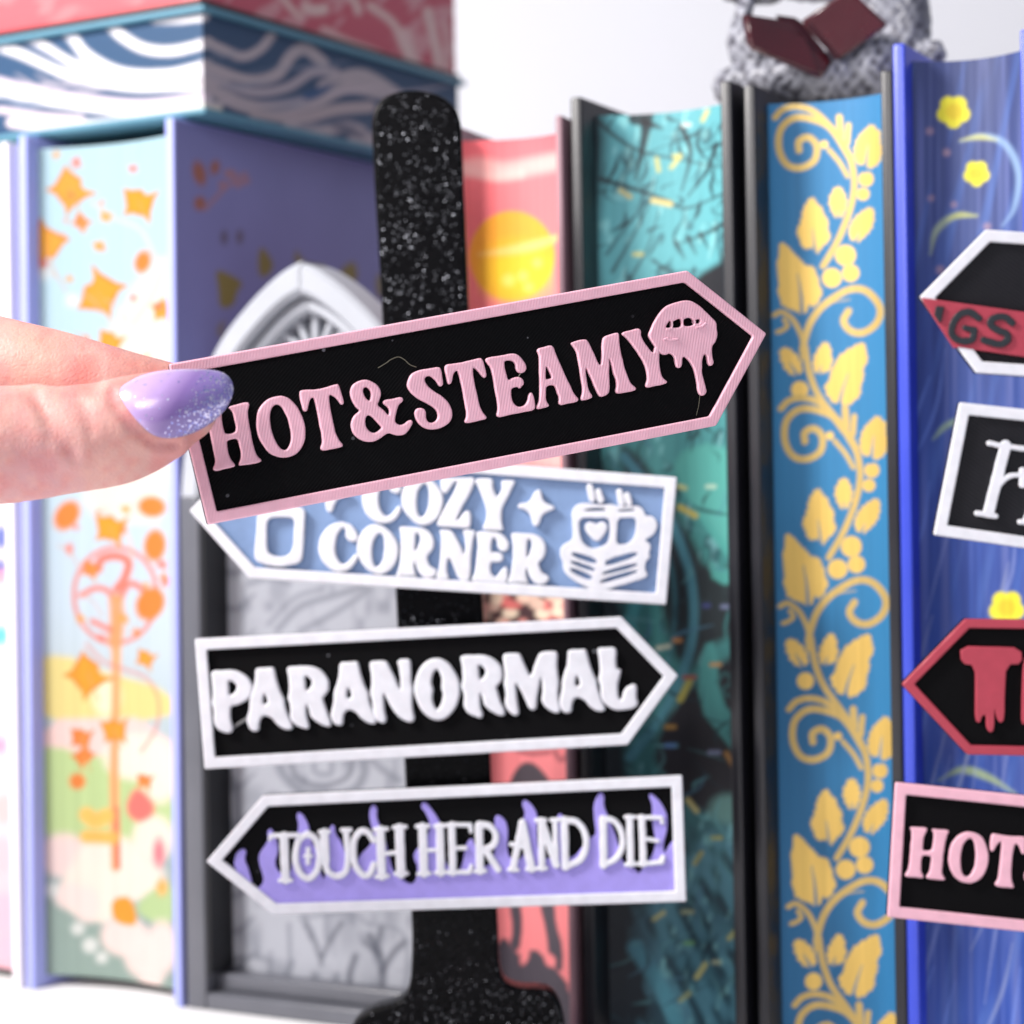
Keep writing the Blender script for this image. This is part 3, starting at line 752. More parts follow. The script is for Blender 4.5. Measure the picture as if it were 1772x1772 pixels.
tp = Plane(1680, 1190, 46.0)
tps = sign("black sign with red border and a dripping red letter T at the right edge", tp,
           tp.px([(1561, 1184), (1671, 1071), (2400, 1080), (2400, 1322), (1674, 1306)]), M['black_plate'], M['red'], 0.19)
K4 = lambda pts: crop(1300, 800, 472, pts)
letters(tps, tp, [[K4([(1362,1192),(1560,1200),(1758,1203),(1764,1315),(1660,1312),(1650,1500),(1648,1670),(1620,1698),(1594,1660),(1582,1590),(1582,1740),(1550,1760),(1528,1720),(1528,1640),(1500,1650),(1485,1698),(1457,1680),(1458,1500),(1458,1320),(1366,1308)])],
                  [[(1773,1123),(1797,1124),(1796,1168),(1820,1169),(1820,1124),(1845,1125),(1843,1250),(1836,1262),(1828,1250),(1824,1230),(1820,1190),(1796,1189),(1795,1240),(1788,1252),(1780,1244),(1772,1258),(1768,1240)]]],
        M['red'], bevel=0.022, it=1)

# ------------------------------------------------------------------ stands
def stand(label, sil_px, d, foot_px, lean):
    pl = Plane(sil_px[0][0], 886, d)
    root = empty("sign_stand", pl.matrix())
    tag(root, label, "sign stand", "black glitter sign stands")
    relief("post", [chaikin(pl.px(sil_px), 2)], -0.75, 0.0, 0.09, M['post'], root, 3)
    zb = ZT - pl.o[2]
    a = pl.px(foot_px)
    lo, hi = a[:, 0].min(), a[:, 0].max()
    th = np.linspace(0, 2 * math.pi, 40, endpoint=False)
    cx, rx = (lo + hi) / 2, (hi - lo) / 2
    bm = bmesh.new()
    ring = [[], [], []]
    for k, (zz, s) in enumerate(((zb, 1.0), (zb + 0.45, 1.0), (zb + 0.55, 0.96))):
        for t in th:
            ex = abs(math.cos(t)) ** 0.5 * (1 if math.cos(t) > 0 else -1); ez = abs(math.sin(t)) ** 0.5 * (1 if math.sin(t) > 0 else -1)
            ring[k].append(bm.verts.new(Vector(((cx + rx * s * ex), zz, -0.4 + 2.2 * s * ez)) * CM))
    n = len(th)
    for k in range(2):
        for i in range(n):
            bm.faces.new((ring[k][i], ring[k][(i + 1) % n], ring[k + 1][(i + 1) % n], ring[k + 1][i]))
    bm.faces.new(ring[2]); bm.faces.new(list(reversed(ring[0])))
    bmesh.ops.recalc_face_normals(bm, faces=bm.faces)
    me = bpy.data.meshes.new("foot"); bm.to_mesh(me); bm.free(); smooth(me, 35)
    me.materials.append(M['post'])
    f = link(bpy.data.objects.new("foot", me)); f.parent = root
    return root
POST = [(643,240),(642,205),(655,172),(685,157),(722,154),(760,162),(788,182),(799,215),(800,260),(811,540),(836,1060),(850,1350),(861,1600),(864,1682),(876,1704),(905,1711),(946,1711),(967,1730),(979,1772),(988,1868),(590,1874),(603,1778),(640,1746),(688,1736),(709,1716),(714,1640),(708,1500),(700,1330),(685,1030),(660,520)]
stand("black glittery post with rounded top behind the COZY CORNER and PARANORMAL signs", POST, 49.05, [(560, 1868), (1010, 1868)], 0)
POST2 = [(x + 1275, y) for x, y in POST]
stand("black glittery post holding the signs beyond the right edge", POST2, 46.6, [(1840, 1868), (2300, 1868)], 0)
# ------------------------------------------------------------------ books
def set_colors(me, C):
    ca = me.color_attributes.new('Col', 'FLOAT_COLOR', 'POINT')
    ca.data.foreach_set('color', np.ascontiguousarray(C, dtype=np.float32).ravel())
def grid_faces(nu, nv, base=0):
    i = np.arange(nu - 1)[:, None] * nv + np.arange(nv - 1)[None, :] + base
    return np.stack([i, i + nv, i + nv + 1, i + 1], -1).reshape(-1, 4)
def fast_mesh(name, V, Q):
    me = bpy.data.meshes.new(name)
    me.vertices.add(len(V)); me.vertices.foreach_set('co', (np.asarray(V) * CM).astype(np.float32).ravel())
    me.loops.add(len(Q) * 4); me.loops.foreach_set('vertex_index', Q.astype(np.int32).ravel())
    me.polygons.add(len(Q)); me.polygons.foreach_set('loop_start', np.arange(0, len(Q) * 4, 4, dtype=np.int32))
    me.polygons.foreach_set('loop_total', np.full(len(Q), 4, dtype=np.int32))
    me.update(calc_edges=True); me.validate()
    return me
def painted(name, V2w, V, Q, art, mat, parent):
    me = fast_mesh(name, V, Q)
    X, Y = project(V2w(V))
    a = Art(X, Y); art(a)
    set_colors(me, a.C)
    smooth(me, 50)
    me.materials.append(mat)
    o = link(bpy.data.objects.new(name, me)); o.parent = parent
    return o

class Book:
    """upright book: local x = thickness (left to right), y = depth away from the viewer, z = up"""
    def __init__(self, label, corner, theta, T, z1, art, cover_mat, depth=14.5, ct=0.27, square=0.32, recess=0.45, concave=0.5, z0=ZT, lean=0.0, spine_mat=None, step=0.034, page_top=(222, 220, 214)):
        th = math.radians(theta)
        self.ex = np.array([math.cos(th), -math.sin(th), 0]); self.ey = np.array([math.sin(th), math.cos(th), 0]); self.ez = np.array([0, 0, 1.0])
        if lean:
            a = math.radians(lean)
            self.ex, self.ez = math.cos(a) * self.ex - math.sin(a) * self.ez, math.sin(a) * self.ex + math.cos(a) * self.ez
        self.o = np.array([corner[0], corner[1], z0])
        H = z1 - z0
        self.T, self.H, self.depth = T, H, depth
        self.root = empty("book", frame_matrix(self.o, self.ex, self.ey, self.ez))
        tag(self.root, label, "book", "books standing and stacked")
        self.covers = [box_obj("cover_board", (0, 0, 0), (ct, depth, H), cover_mat, self.root, 0.05, 3),
                       box_obj("cover_board", (T - ct, 0, 0), (T, depth, H), cover_mat, self.root, 0.05, 3)]
        box_obj("spine", (0.02, depth + 0.003, 0.0), (T - 0.02, depth + 0.35, H), spine_mat or cover_mat, self.root, 0.1, 3)
        nx, nz = max(12, int((T - 2 * ct) / step)), int((H - 2 * square) / step)
        s, t = np.linspace(0, 1, nx), np.linspace(0, 1, nz)
        Sx, Tz = np.meshgrid(s, t, indexing='ij')
        yb = recess + concave * (1 - (2 * Sx - 1) ** 2)
        e = 0.004
        V = np.stack([ct + e + Sx * (T - 2 * ct - 2 * e), yb, square + Tz * (H - 2 * square)], -1).reshape(-1, 3)
        Q = grid_faces(nx, nz)
        # top, bottom and back of the block
        n0 = len(V)
        front_top = np.arange(nx) * nz + nz - 1; front_bot = np.arange(nx) * nz
        ext = []
        for zz in (H - square, square):
            for k in range(nx):
                ext.append((ct + e + s[k] * (T - 2 * ct - 2 * e), yb[k, 0], zz))
            for k in range(nx):
                ext.append((ct + e + s[k] * (T - 2 * ct - 2 * e), depth - 0.01, zz))
        V = np.vstack([V, np.array(ext)])
        Q2 = []
        for k in range(nx - 1):
            a = n0 + k
            Q2.append((a, a + 1, a + nx + 1, a + nx))
            b = n0 + 2 * nx + k
            Q2.append((b, b + nx, b + nx + 1, b + 1))
        Q = np.vstack([Q, np.array(Q2)])
        def art2(A):
            art(A)
            A.C[n0:, :3] = rgb(*page_top); A.C[n0:, 3] = 0
        self.pages = painted("page_block", self.to_world, V, Q, art2, M['print'], self.root)
    def to_world(self, V):
        return self.o + V[:, 0:1] * self.ex + V[:, 1:2] * self.ey + V[:, 2:3] * self.ez
def book_from_px(label, xl, xr, d, theta, z1, art, cover, known='l', **kw):
    th = math.radians(theta)
    def at(x): return ray(x, 886)[0]
    c, s = math.cos(th), math.sin(th)
    if known == 'l':
        L = np.array([at(xl) * d, d])
        t = (at(xr) * d - L[0]) / (c + at(xr) * s)
    else:
        R = np.array([at(xr) * d, d])
        t = (R[0] - at(xl) * d) / (c + at(xl) * s)
        L = R - t * np.array([c, -s])
    return Book(label, L, theta, t, z1, art, cover, **kw)

# ---------------- prints
LEAF = [(-1,-.28),(-.7,-.3),(-.35,-.48),(-.1,-.62),(.12,-.45),(.38,-.52),(.75,-.95),(.68,-.45),(.74,-.1),(.8,.3),(1.02,.72),(.6,.58),(.3,.66),(-.05,.72),(-.4,1.0),(-.42,.6),(-.5,.45),(-.72,.12)]
def star_leaf(x, y, r, rot, n=5, inner=0.5, sx=1.0):
    c, s = math.cos(rot * 2.2), math.sin(rot * 2.2)
    return [(x + r * (c * u - s * v), y + r * (s * u + c * v)) for u, v in LEAF]
OR, YO, CO = (236, 132, 52), (232, 158, 36), (232, 116, 92)
def art_autumn(a):
    a.vgrad([(200, (178, 214, 226)), (600, (186, 216, 228)), (1050, (200, 218, 230)), (1120, (200, 216, 224)), (1700, (138, 160, 154))])
    a.poly([(200,560),(250,470),(300,440),(300,900),(180,905),(140,860),(150,640)], (250,226,206), 14, 0.7)
    a.poly([(40,1145),(110,1130),(170,1160),(300,1195),(300,1250),(40,1250)], (236,218,140), 6)
    a.dot(185,1205,24,(250,246,214),8,0.8,ry=34)
    a.poly([(40,1245),(300,1240),(300,1420),(40,1420)], (248,214,206), 6)
    a.poly([(40,1300),(100,1290),(150,1310),(200,1305),(230,1330),(300,1360),(300,1460),(40,1460)], (192,216,150), 6)
    for x, y, rx, ry in ((240,1310,60,40),(275,1345,30,45),(110,1480,45,38),(190,1490,60,45),(225,1520,60,40),(150,1540,45,50),(265,1450,35,40),(175,1570,30,30)):
        a.dot(x, y, rx, (250,222,216) if x < 150 else (252,238,222), 8, 0.95, ry=ry)
    a.poly([(40,1545),(95,1560),(130,1590),(180,1600),(240,1640),(300,1690),(300,1780),(40,1780)], (150,172,162), 8)
    a.poly([(232,1570),(260,1540),(300,1520),(300,1610),(250,1590)], (186,212,150), 6)
    for x, y, rx, ry in ((215,1620,40,34),(245,1650,30,40),(280,1640,26,46),(262,1690,20,22),(150,1565,22,30),(120,1550,26,22)):
        a.dot(x, y, rx, (252,228,220), 7, 0.95, ry=ry)
    for x, y, r in ((135,1607,11),(156,1636,13),(176,1657,10),(90,1540,12)): a.dot(x, y, r, (226,230,224), 5)
    a.poly([(193,1555),(228,1550),(240,1600),(215,1602),(194,1590)], YO, 3)
    # ornamental key and stem
    a.stroke([(201,1060),(201,1200),(198,1330),(200,1500)], 15, (250,170,110), 4)
    a.stroke([(202,1400),(204,1500)], 8, CO, 3)
    for r, w in ((72,7),):
        a.stroke([(200 + r*math.cos(t), 1030 + r*1.15*math.sin(t)) for t in np.linspace(0, 2*math.pi, 14)], w, CO, 3, 0.9)
    a.stroke([(170,985),(175,968),(200,962),(222,972),(216,1000),(202,1020)], 14, CO, 4)
    a.stroke([(140,1030),(165,1018),(185,1022),(200,1040)], 9, CO, 4); a.stroke([(205,1040),(225,1010),(250,1022),(265,1030)], 10, CO, 4)
    a.stroke([(201,1040),(203,1075),(199,1110)], 24, (248,160,105), 5)
    a.stroke([(160,1075),(190,1090)], 9, CO, 4)
    a.stroke([(150,1115),(180,1145),(215,1158),(255,1175),(275,1215),(270,1260),(245,1300)], 5, (226,140,120), 3, 0.8)
    a.stroke([(178,880),(205,905),(225,935),(228,965)], 4, (240,190,170), 3, 0.8)
    a.stroke([(160,350),(200,378),(240,395),(262,430),(278,470),(262,515),(230,560)], 4, (226,196,176), 3, 0.8)
    a.stroke([(150,1410),(165,1420),(185,1412)], 26, (250,196,96), 5); a.stroke([(150,1448),(195,1450)], 22, (250,190,90), 5)
    a.poly([(215,1400),(232,1362),(250,1370),(270,1395),(262,1415),(235,1425)], (246,120,110), 5)
    a.dot(275,1475,10,(246,130,140),5,ry=24); a.dot(280,1535,9,(246,180,90),5,ry=14)
    for x, y, r, rot, col in ((122,325,40,0.5,YO),(240,348,34,0.2,YO),(76,425,46,1.2,YO),(141,383,17,0.4,OR),(170,508,44,-0.4,YO),
            (190,590,26,0.3,YO),(280,535,20,0.7,YO),(190,912,32,0.2,YO),(157,984,18,0.3,OR),(152,1165,40,0.5,YO),(252,1138,19,0.3,YO),
            (197,1262,27,0.1,YO),(140,1275,22,0.2,OR),(146,1310,20,1.2,OR),(250,1350,16,0.2,OR),(72,590,24,0.4,YO)):
        pts = star_leaf(x, y, r, rot)
        a.poly(pts, (222, 120, 30), 2.5, sm=0)
        a.poly([(x + 0.86 * (u - x), y + 0.86 * (v - y)) for u, v in pts], col, 3, sm=0)
        a.stroke([(x, y), (x + r * 0.5, y + r * 1.2)], 3, (226, 160, 90), 2, 0.8)
    for x, y, rx, ry, rot in ((247,453,14,20,0.3),(116,892,20,28,0.6),(263,877,24,18,0.1),(268,944,19,28,0.1),(260,1045,24,30,0.5),(134,1352,14,14,0),(175,428,7,5,0.6),(120,950,6,9,0)):
        a.dot(x, y, rx, OR if ry > 10 else CO, 4, ry=ry, rot=rot)
    rr = np.random.default_rng(29)
    for k in range(34):
        x, y = rr.uniform(70, 288), rr.uniform(250, 1120)
        a.poly(star_leaf(x, y, rr.uniform(5, 13), rr.uniform(0, 3)), [OR, YO, CO][k % 3], 2.5, 0.9, sm=0)
    for k in range(10):
        x, y = rr.uniform(80, 270), rr.uniform(300, 1100)
        a.stroke([(x, y), (x + 20, y + 12), (x + 34, y + 36)], 3, (222, 168, 140), 2.5, 0.7)
    for x, y in ((112,590),(75,475),(125,520)): a.dot(x, y, 10, (236,240,236), 7, 0.8)
    a.C[:, :3] *= 0.67

def art_farleft(a):
    a.vgrad([(200,(244,236,238)), (900,(246,238,238)), (1400,(248,216,220)), (1700,(240,170,186))])
    for x, y, r, c in ((4,930,16,(70,90,180)),(0,985,14,(70,90,180)),(2,1100,14,(60,190,220)),(4,330,12,(240,130,150)),(0,400,14,(246,160,170)),(6,580,14,(246,120,150)),
            (2,1000,10,(246,150,170)),(0,1290,12,(246,150,190)),(8,1400,20,(250,190,190)),(3,1480,24,(248,190,200)),(6,1580,26,(244,180,200)),(-10,300,12,(240,140,160)),(10,1640,18,(244,180,200))):
        a.dot(x, y, r, c, 6, ry=r * 1.3)
        a.dot(x - 60, y + 70, r * 1.6, c, 6); a.dot(x - 140, y - 30, r * 1.4, c, 6)
    a.C[:, :3] = a.C[:, :3] * 0.66 + 0.08

def art_red(a):
    a.vgrad([(210,(240,106,114)), (300,(246,124,130)), (500,(250,138,140)), (900,(252,140,144)), (1100,(255,146,150)), (1800,(255,146,150))])
    a.stroke([(780,296),(830,288),(870,296),(930,286),(1000,272)], 30, (250,186,180), 8, 0.9)
    a.stroke([(800,292),(850,305),(900,300)], 16, (250,198,190), 6, 0.8)
    a.dot(886,443,74,(250,176,60),2.5,ry=78)
    a.dot(892,470,58,(254,214,50),22,0.8,ry=46)
    a.stroke([(830,440),(890,432),(940,420),(985,402)], 16, (252,216,130), 6, 0.9, taper='both')
    for x, y, r in ((880,485,10),(905,478,8),(930,455,7),(915,497,7)): a.dot(x, y, r, (254,232,120), 6, 0.8)
    a.stroke([(780,810),(900,790),(1000,800)], 26, (250,186,180), 8, 0.8)
    r = np.random.default_rng(3)
    a.poly([(700,1010),(1030,1010),(1030,1082),(700,1090)], (72,48,52), 5)
    for k in range(70):
        x, y = r.uniform(700, 1010), r.uniform(1012, 1085)
        a.dot(x, y, r.uniform(7, 17), [(240,160,150),(236,200,180),(226,120,116),(246,226,200)][k % 4], 3, 0.9, ry=r.uniform(6, 12))
    a.poly([(880,1362),(888,1338),(905,1318),(925,1320),(948,1345),(960,1366)], (84,76,84), 3)
    for p in ([(893,1296),(915,1304),(950,1302)], [(960,1300),(970,1315),(985,1305)]): a.stroke(p, 8, (150,80,88), 4, 0.8)
    dk = (84, 78, 88)
    a.poly([(700,1640),(858,1640),(872,1618),(890,1645),(902,1655),(925,1640),(945,1660),(965,1680),(985,1706),(1000,1680),(1030,1660),(1030,1900),(700,1900)], dk, 3)
    a.poly([(880,1560),(900,1560),(905,1600),(898,1650),(880,1640),(888,1610)], dk, 3)
    a.poly([(932,1560),(960,1560),(962,1600),(975,1640),(972,1690),(950,1660),(945,1610)], dk, 3)
    a.dot(908,1655,7,(255,146,150),3,ry=14,rot=0.3); a.dot(952,1662,9,(255,146,150),3,ry=12,rot=-0.5)
    a.stroke([(985,1600),(990,1700),(987,1712)], 26, (255,146,150), 5, 0.9, taper='end')

def art_teal(a):
    a.vgrad([(160,(84,178,188)), (480,(84,178,186)), (900,(56,146,142)), (1300,(52,126,128)), (1420,(50,112,118)), (1850,(62,124,146))])
    n1 = vnoise(a.X / 26, a.Y / 40, 5); n2 = vnoise(a.X / 11 + a.Y / 60, a.Y / 26, 6)
    a.mix(np.clip((n1 * n2 - 0.36) * 4, 0, 0.7), (30,70,84)); a.mix(np.clip((n2 - 0.72) * 3, 0, 0.6), (140,224,226))
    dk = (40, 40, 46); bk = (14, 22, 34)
    # left board's shade painted into the hollow, merged with black print low down
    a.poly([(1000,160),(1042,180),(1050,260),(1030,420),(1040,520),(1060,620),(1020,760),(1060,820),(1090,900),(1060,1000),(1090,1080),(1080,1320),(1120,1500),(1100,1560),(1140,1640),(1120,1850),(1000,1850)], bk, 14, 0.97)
    for p, w in (([(1030,205),(1070,240),(1110,262),(1170,275),(1250,290)], 7), ([(1040,310),(1090,325),(1150,345),(1190,360),(1262,330)], 9),
                 ([(1120,195),(1115,240),(1100,310)], 24), ([(1098,205),(1145,222)], 22), ([(1180,220),(1195,265),(1180,330)], 12),
                 ([(1240,250),(1220,300),(1190,340)], 8), ([(1060,470),(1100,400),(1125,350)], 5), ([(1080,500),(1120,430),(1140,365)], 4), ([(1050,440),(1085,390),(1120,350)], 4),
                 ([(1130,450),(1160,470),(1210,468)], 5), ([(1262,380),(1230,400),(1180,420)], 10), ([(1170,420),(1185,448)], 8), ([(1190,410),(1205,440)], 8), ([(1212,405),(1226,430)], 8)):
        a.stroke(p, w, dk, 3, 0.92, taper='end')
    a.poly([(1180,500),(1230,460),(1300,430),(1300,720),(1285,760),(1200,600)], dk, 6)
    a.poly([(1060,760),(1110,790),(1180,900),(1230,1000),(1290,960),(1300,1120),(1240,1100),(1180,1180),(1130,1000)], dk, 8, 0.95)
    a.poly([(1190,860),(1300,980),(1300,1000),(1280,990),(1230,930)], (66,176,166), 4)
    a.poly([(1180,855),(1225,900),(1290,985),(1300,820),(1240,760),(1160,790)], (78,184,172), 6)
    a.poly([(1225,965),(1245,985),(1285,980),(1300,1010),(1235,1012)], (66,170,160), 4)
    a.stroke([(1080,790),(1150,880),(1195,1000),(1195,1120),(1150,1230),(1090,1310)], 16, (70,150,168), 4, 0.9)
    a.stroke([(1060,800),(1120,880),(1165,1000),(1160,1130),(1120,1230)], 7, (50,120,134), 4, 0.8)
    a.stroke([(1110,1010),(1095,1060),(1085,1100)], 20, (60,166,170), 4)
    a.poly([(1140,1260),(1200,1180),(1290,1120),(1310,1340),(1300,1420),(1190,1400),(1130,1330)], (40,38,46), 8)
    a.poly([(1215,1115),(1240,1110),(1245,1210),(1290,1260),(1305,1340),(1260,1290),(1205,1220)], (64,160,156), 4)
    a.stroke([(1265,1050),(1255,1090),(1270,1140),(1285,1165)], 5, (50,130,130), 3, 0.8)
    a.stroke([(1240,1180),(1255,1165),(1265,1180),(1250,1195),(1262,1205)], 5, (50,120,120), 3, 0.8)
    a.dot(1260,1400,32,(96,150,144),8,0.9,ry=26)
    n3 = vnoise(a.X / 16 - a.Y / 30, a.Y / 60 + a.X / 50, 9)
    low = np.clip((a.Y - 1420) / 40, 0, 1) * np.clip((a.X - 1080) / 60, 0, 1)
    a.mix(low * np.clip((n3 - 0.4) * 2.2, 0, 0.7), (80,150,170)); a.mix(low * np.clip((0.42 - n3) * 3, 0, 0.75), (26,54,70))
    a.stroke([(1100,1640),(1150,1720),(1180,1800)], 26, (70,160,180), 6, 0.8)
    rr = np.random.default_rng(17)
    for k in range(90):      # fine pen lines
        x, y = rr.uniform(1050, 1275), rr.uniform(190, 760)
        an = rr.normal(1.9, 0.7); L = rr.uniform(20, 70); b = rr.uniform(-14, 14)
        a.stroke([(x, y), (x + L / 2 * math.cos(an) + b, y + L / 2 * math.sin(an)), (x + L * math.cos(an), y + L * math.sin(an))], rr.uniform(3, 8), (28, 40, 50), 2, rr.uniform(0.5, 0.95), taper='both')
    for k in range(120):
        x, y = rr.uniform(1080, 1290), rr.uniform(780, 1800)
        an = rr.normal(2.2, 0.8); L = rr.uniform(20, 90); b = rr.uniform(-20, 20)
        c = [(30, 40, 52), (92, 170, 176), (24, 60, 72), (70, 130, 158)][k % 4]
        a.stroke([(x, y), (x + L / 2 * math.cos(an) + b, y + L / 2 * math.sin(an)), (x + L * math.cos(an), y + L * math.sin(an))], rr.uniform(2.5, 8), c, 2, rr.uniform(0.3, 0.75), taper='both')
    Y_ = (226, 212, 90)
    for x, y, l, ang, c in ((1138,285,20,1.4,Y_),(1168,282,20,-0.9,Y_),(1082,335,20,0.6,(230,200,90)),(1145,350,30,0.2,(232,206,110)),(1220,200,18,-1.1,Y_),(1188,216,10,0,(220,240,236)),
            (1104,440,12,0,Y_),(1172,270,10,0,Y_),(1180,843,12,0.3,(230,220,120)),(1190,885,30,0.5,(214,190,50)),(1230,842,12,0,(200,230,200)),(1148,1120,20,-0.2,(220,220,190)),(1172,1108,10,0,(226,150,70)),
            (1185,1195,34,-1.1,(204,190,60)),(1193,1172,18,0,(190,70,50)),(1238,1150,14,0,(214,150,60)),(1160,1258,14,0,(190,140,50)),(1160,1290,14,0,(80,120,190)),(1236,1302,16,0,(150,160,200)),
            (1264,1315,26,1.0,(200,140,50)),(1198,1394,24,0.9,(220,205,120)),(1240,1450,14,0,(180,180,80)),(1208,1485,22,-1,(190,180,80)),(1140,1585,20,-0.6,(210,200,110)),(1190,1578,16,0,(180,190,140)),
            (1270,1615,24,-0.8,(200,196,100)),(1192,1632,12,0,(120,190,110)),(1213,1680,26,-1,(214,206,110)),(1240,1665,10,0,(190,200,160)),(1290,1735,24,-0.4,(220,190,110)),(1185,1725,20,-0.7,(170,180,120)),(1256,1050,12,0,(120,130,170)),(1222,1048,8,0,(70,80,150)),(1290,1190,14,0.4,(200,150,60)),(1285,990,10,0,Y_)):
        c2, s2 = math.cos(ang) * l / 2, math.sin(ang) * l / 2
        a.stroke([(x - c2, y - s2), (x + c2, y + s2)], max(7, l * 0.34), c, 3.0, 0.9)
    g = a.C[:, :3].mean(1, keepdims=True)
    a.C[:, :3] = (0.84 * a.C[:, :3] + 0.16 * g) * 0.95

GOLD = (240, 202, 112)
def serrate(pts, amp=4.0):
    q = chaikin(pts, 1)
    out = []
    cx, cy = q.mean(0)
    q = (q - (cx, cy)) * 0.9 + (cx, cy)
    for i in range(len(q)):
        m, e = q[i], q[(i + 1) % len(q)]
        out.append(tuple(m))
        h = (m + e) / 2; L = np.hypot(*(e - m))
        if L > 5:
            d = h - (cx, cy); d /= np.hypot(*d) + 1e-9
            out.append(tuple(h + d * min(amp, 0.4 * L) + 0.25 * (e - m)))
    return out
def vine_motif(a, dx, dy):
    V1 = lambda p: [(1172 + x * 0.3386 + dx, y * 0.3386 + dy) for x, y in p]
    V2 = lambda p: [(1300 + x * 0.26637 + dx, 380 + y * 0.26637 + dy) for x, y in p]
    st = lambda p, w, tp=None: a.stroke(p, w, (214, 184, 112), 1.6, 1, 0.6, tp)
    lf = lambda p: a.poly(serrate(p), GOLD, 1.6, 1, 0.65, 0)
    st(V1([(500,600),(540,560),(610,545),(700,572),(800,672),(880,800),(905,940),(880,1080),(820,1230),(745,1360)]), 11)
    st(V1([(880,800),(790,660),(700,612),(600,602),(530,660),(520,760),(560,840),(630,858),(700,820),(712,745),(670,702),(622,722),(622,768)]), 12)
    st(V1([(775,765),(830,830),(870,900)]), 8)
    st(V1([(828,600),(835,690)]), 12); st(V1([(875,640),(868,730)]), 10)
    a.dot(1426 + dx, 250 + dy, 7, GOLD, 1.6, foil=0.65)
    lf(V1([(1000,620),(1018,650),(1046,660),(1036,710),(1050,780),(1030,850),(968,872),(960,850),(905,842),(898,760),(925,690),(955,660)]))
    for x, y, r in ((965,915,13),(950,992,11),(860,1305,18),(886,1396,15),(790,1420,17)):
        a.dot(1172 + x * 0.3386 + dx, y * 0.3386 + dy, r, GOLD, 1.6, foil=0.65)
    lf(V1([(820,935),(860,990),(868,1060),(825,1135),(785,1080),(772,1010)]))
    lf(V1([(690,985),(715,1030),(742,1045),(750,1090),(780,1130),(770,1170),(795,1220),(740,1270),(710,1320),(690,1270),(640,1285),(618,1220),(598,1190),(630,1130),(640,1050)]))
    lf(V1([(995,1048),(1012,1080),(1000,1160),(960,1210),(908,1255),(868,1200),(890,1130),(940,1080)]))
    lf(V1([(505,1210),(560,1240),(590,1280),(640,1330),(660,1350),(705,1358),(715,1400),(735,1430),(732,1460),(754,1500),(700,1590),(680,1560),(652,1630),(600,1600),(556,1590),(505,1545)]))
    st(V1([(640,1790),(655,1720),(690,1630),(760,1550),(880,1480),(970,1490),(1035,1570),(1020,1650),(950,1700),(885,1690),(850,1640),(875,1590)]), 12)
    st(V2([(330,900),(350,760),(430,620),(520,540),(640,520)]), 8, 'end')
    st(V2([(350,830),(360,900),(380,1000),(430,1130),(520,1260),(600,1370)]), 11)
    st(V2([(150,620),(200,600),(270,650),(320,740),(350,840)]), 9)
    st(V2([(170,730),(200,720),(235,690),(215,650)]), 8)
    lf(V2([(745,775),(755,840),(768,920),(730,960),(735,1040),(715,1080),(715,1160),(600,1240),(580,1200),(520,1212),(455,1090),(500,1050),(510,985),(545,920),(560,880),(680,800)]))
    lf(V2([(485,775),(522,830),(525,980),(450,1000),(430,1030),(393,940),(430,840)]))
    lf(V2([(178,828),(250,828),(330,925),(335,1015),(250,1015),(190,920)]))
    BGC = (48, 120, 168)
    for q in (V1([(705,1320),(700,1250),(690,1170)]), V1([(640,1630),(632,1500),(615,1400)]), V1([(960,875),(968,800),(975,740)]), V2([(565,1230),(590,1120),(630,1000)]), V1([(825,1135),(822,1080)]), V1([(905,1250),(930,1190)]), V2([(430,1025),(455,950)]), V2([(300,1015),(250,930)])):
        a.stroke(q, 7, BGC, 1.6, 0.85, 0.0, 'end')
    a.dot(1300 + 315 * 0.26637 + dx, 380 + 1105 * 0.26637 + dy, 15, GOLD, 1.6, foil=0.65)
def art_vine(a):
    a.vgrad([(150,(54,126,176)), (900,(46,118,164)), (1900,(38,106,154))])
    for k in range(0, 4):
        vine_motif(a, 10 * k if k < 2 else 10 * k + 4, 504 * k + (8 * k if k > 1 else 0))

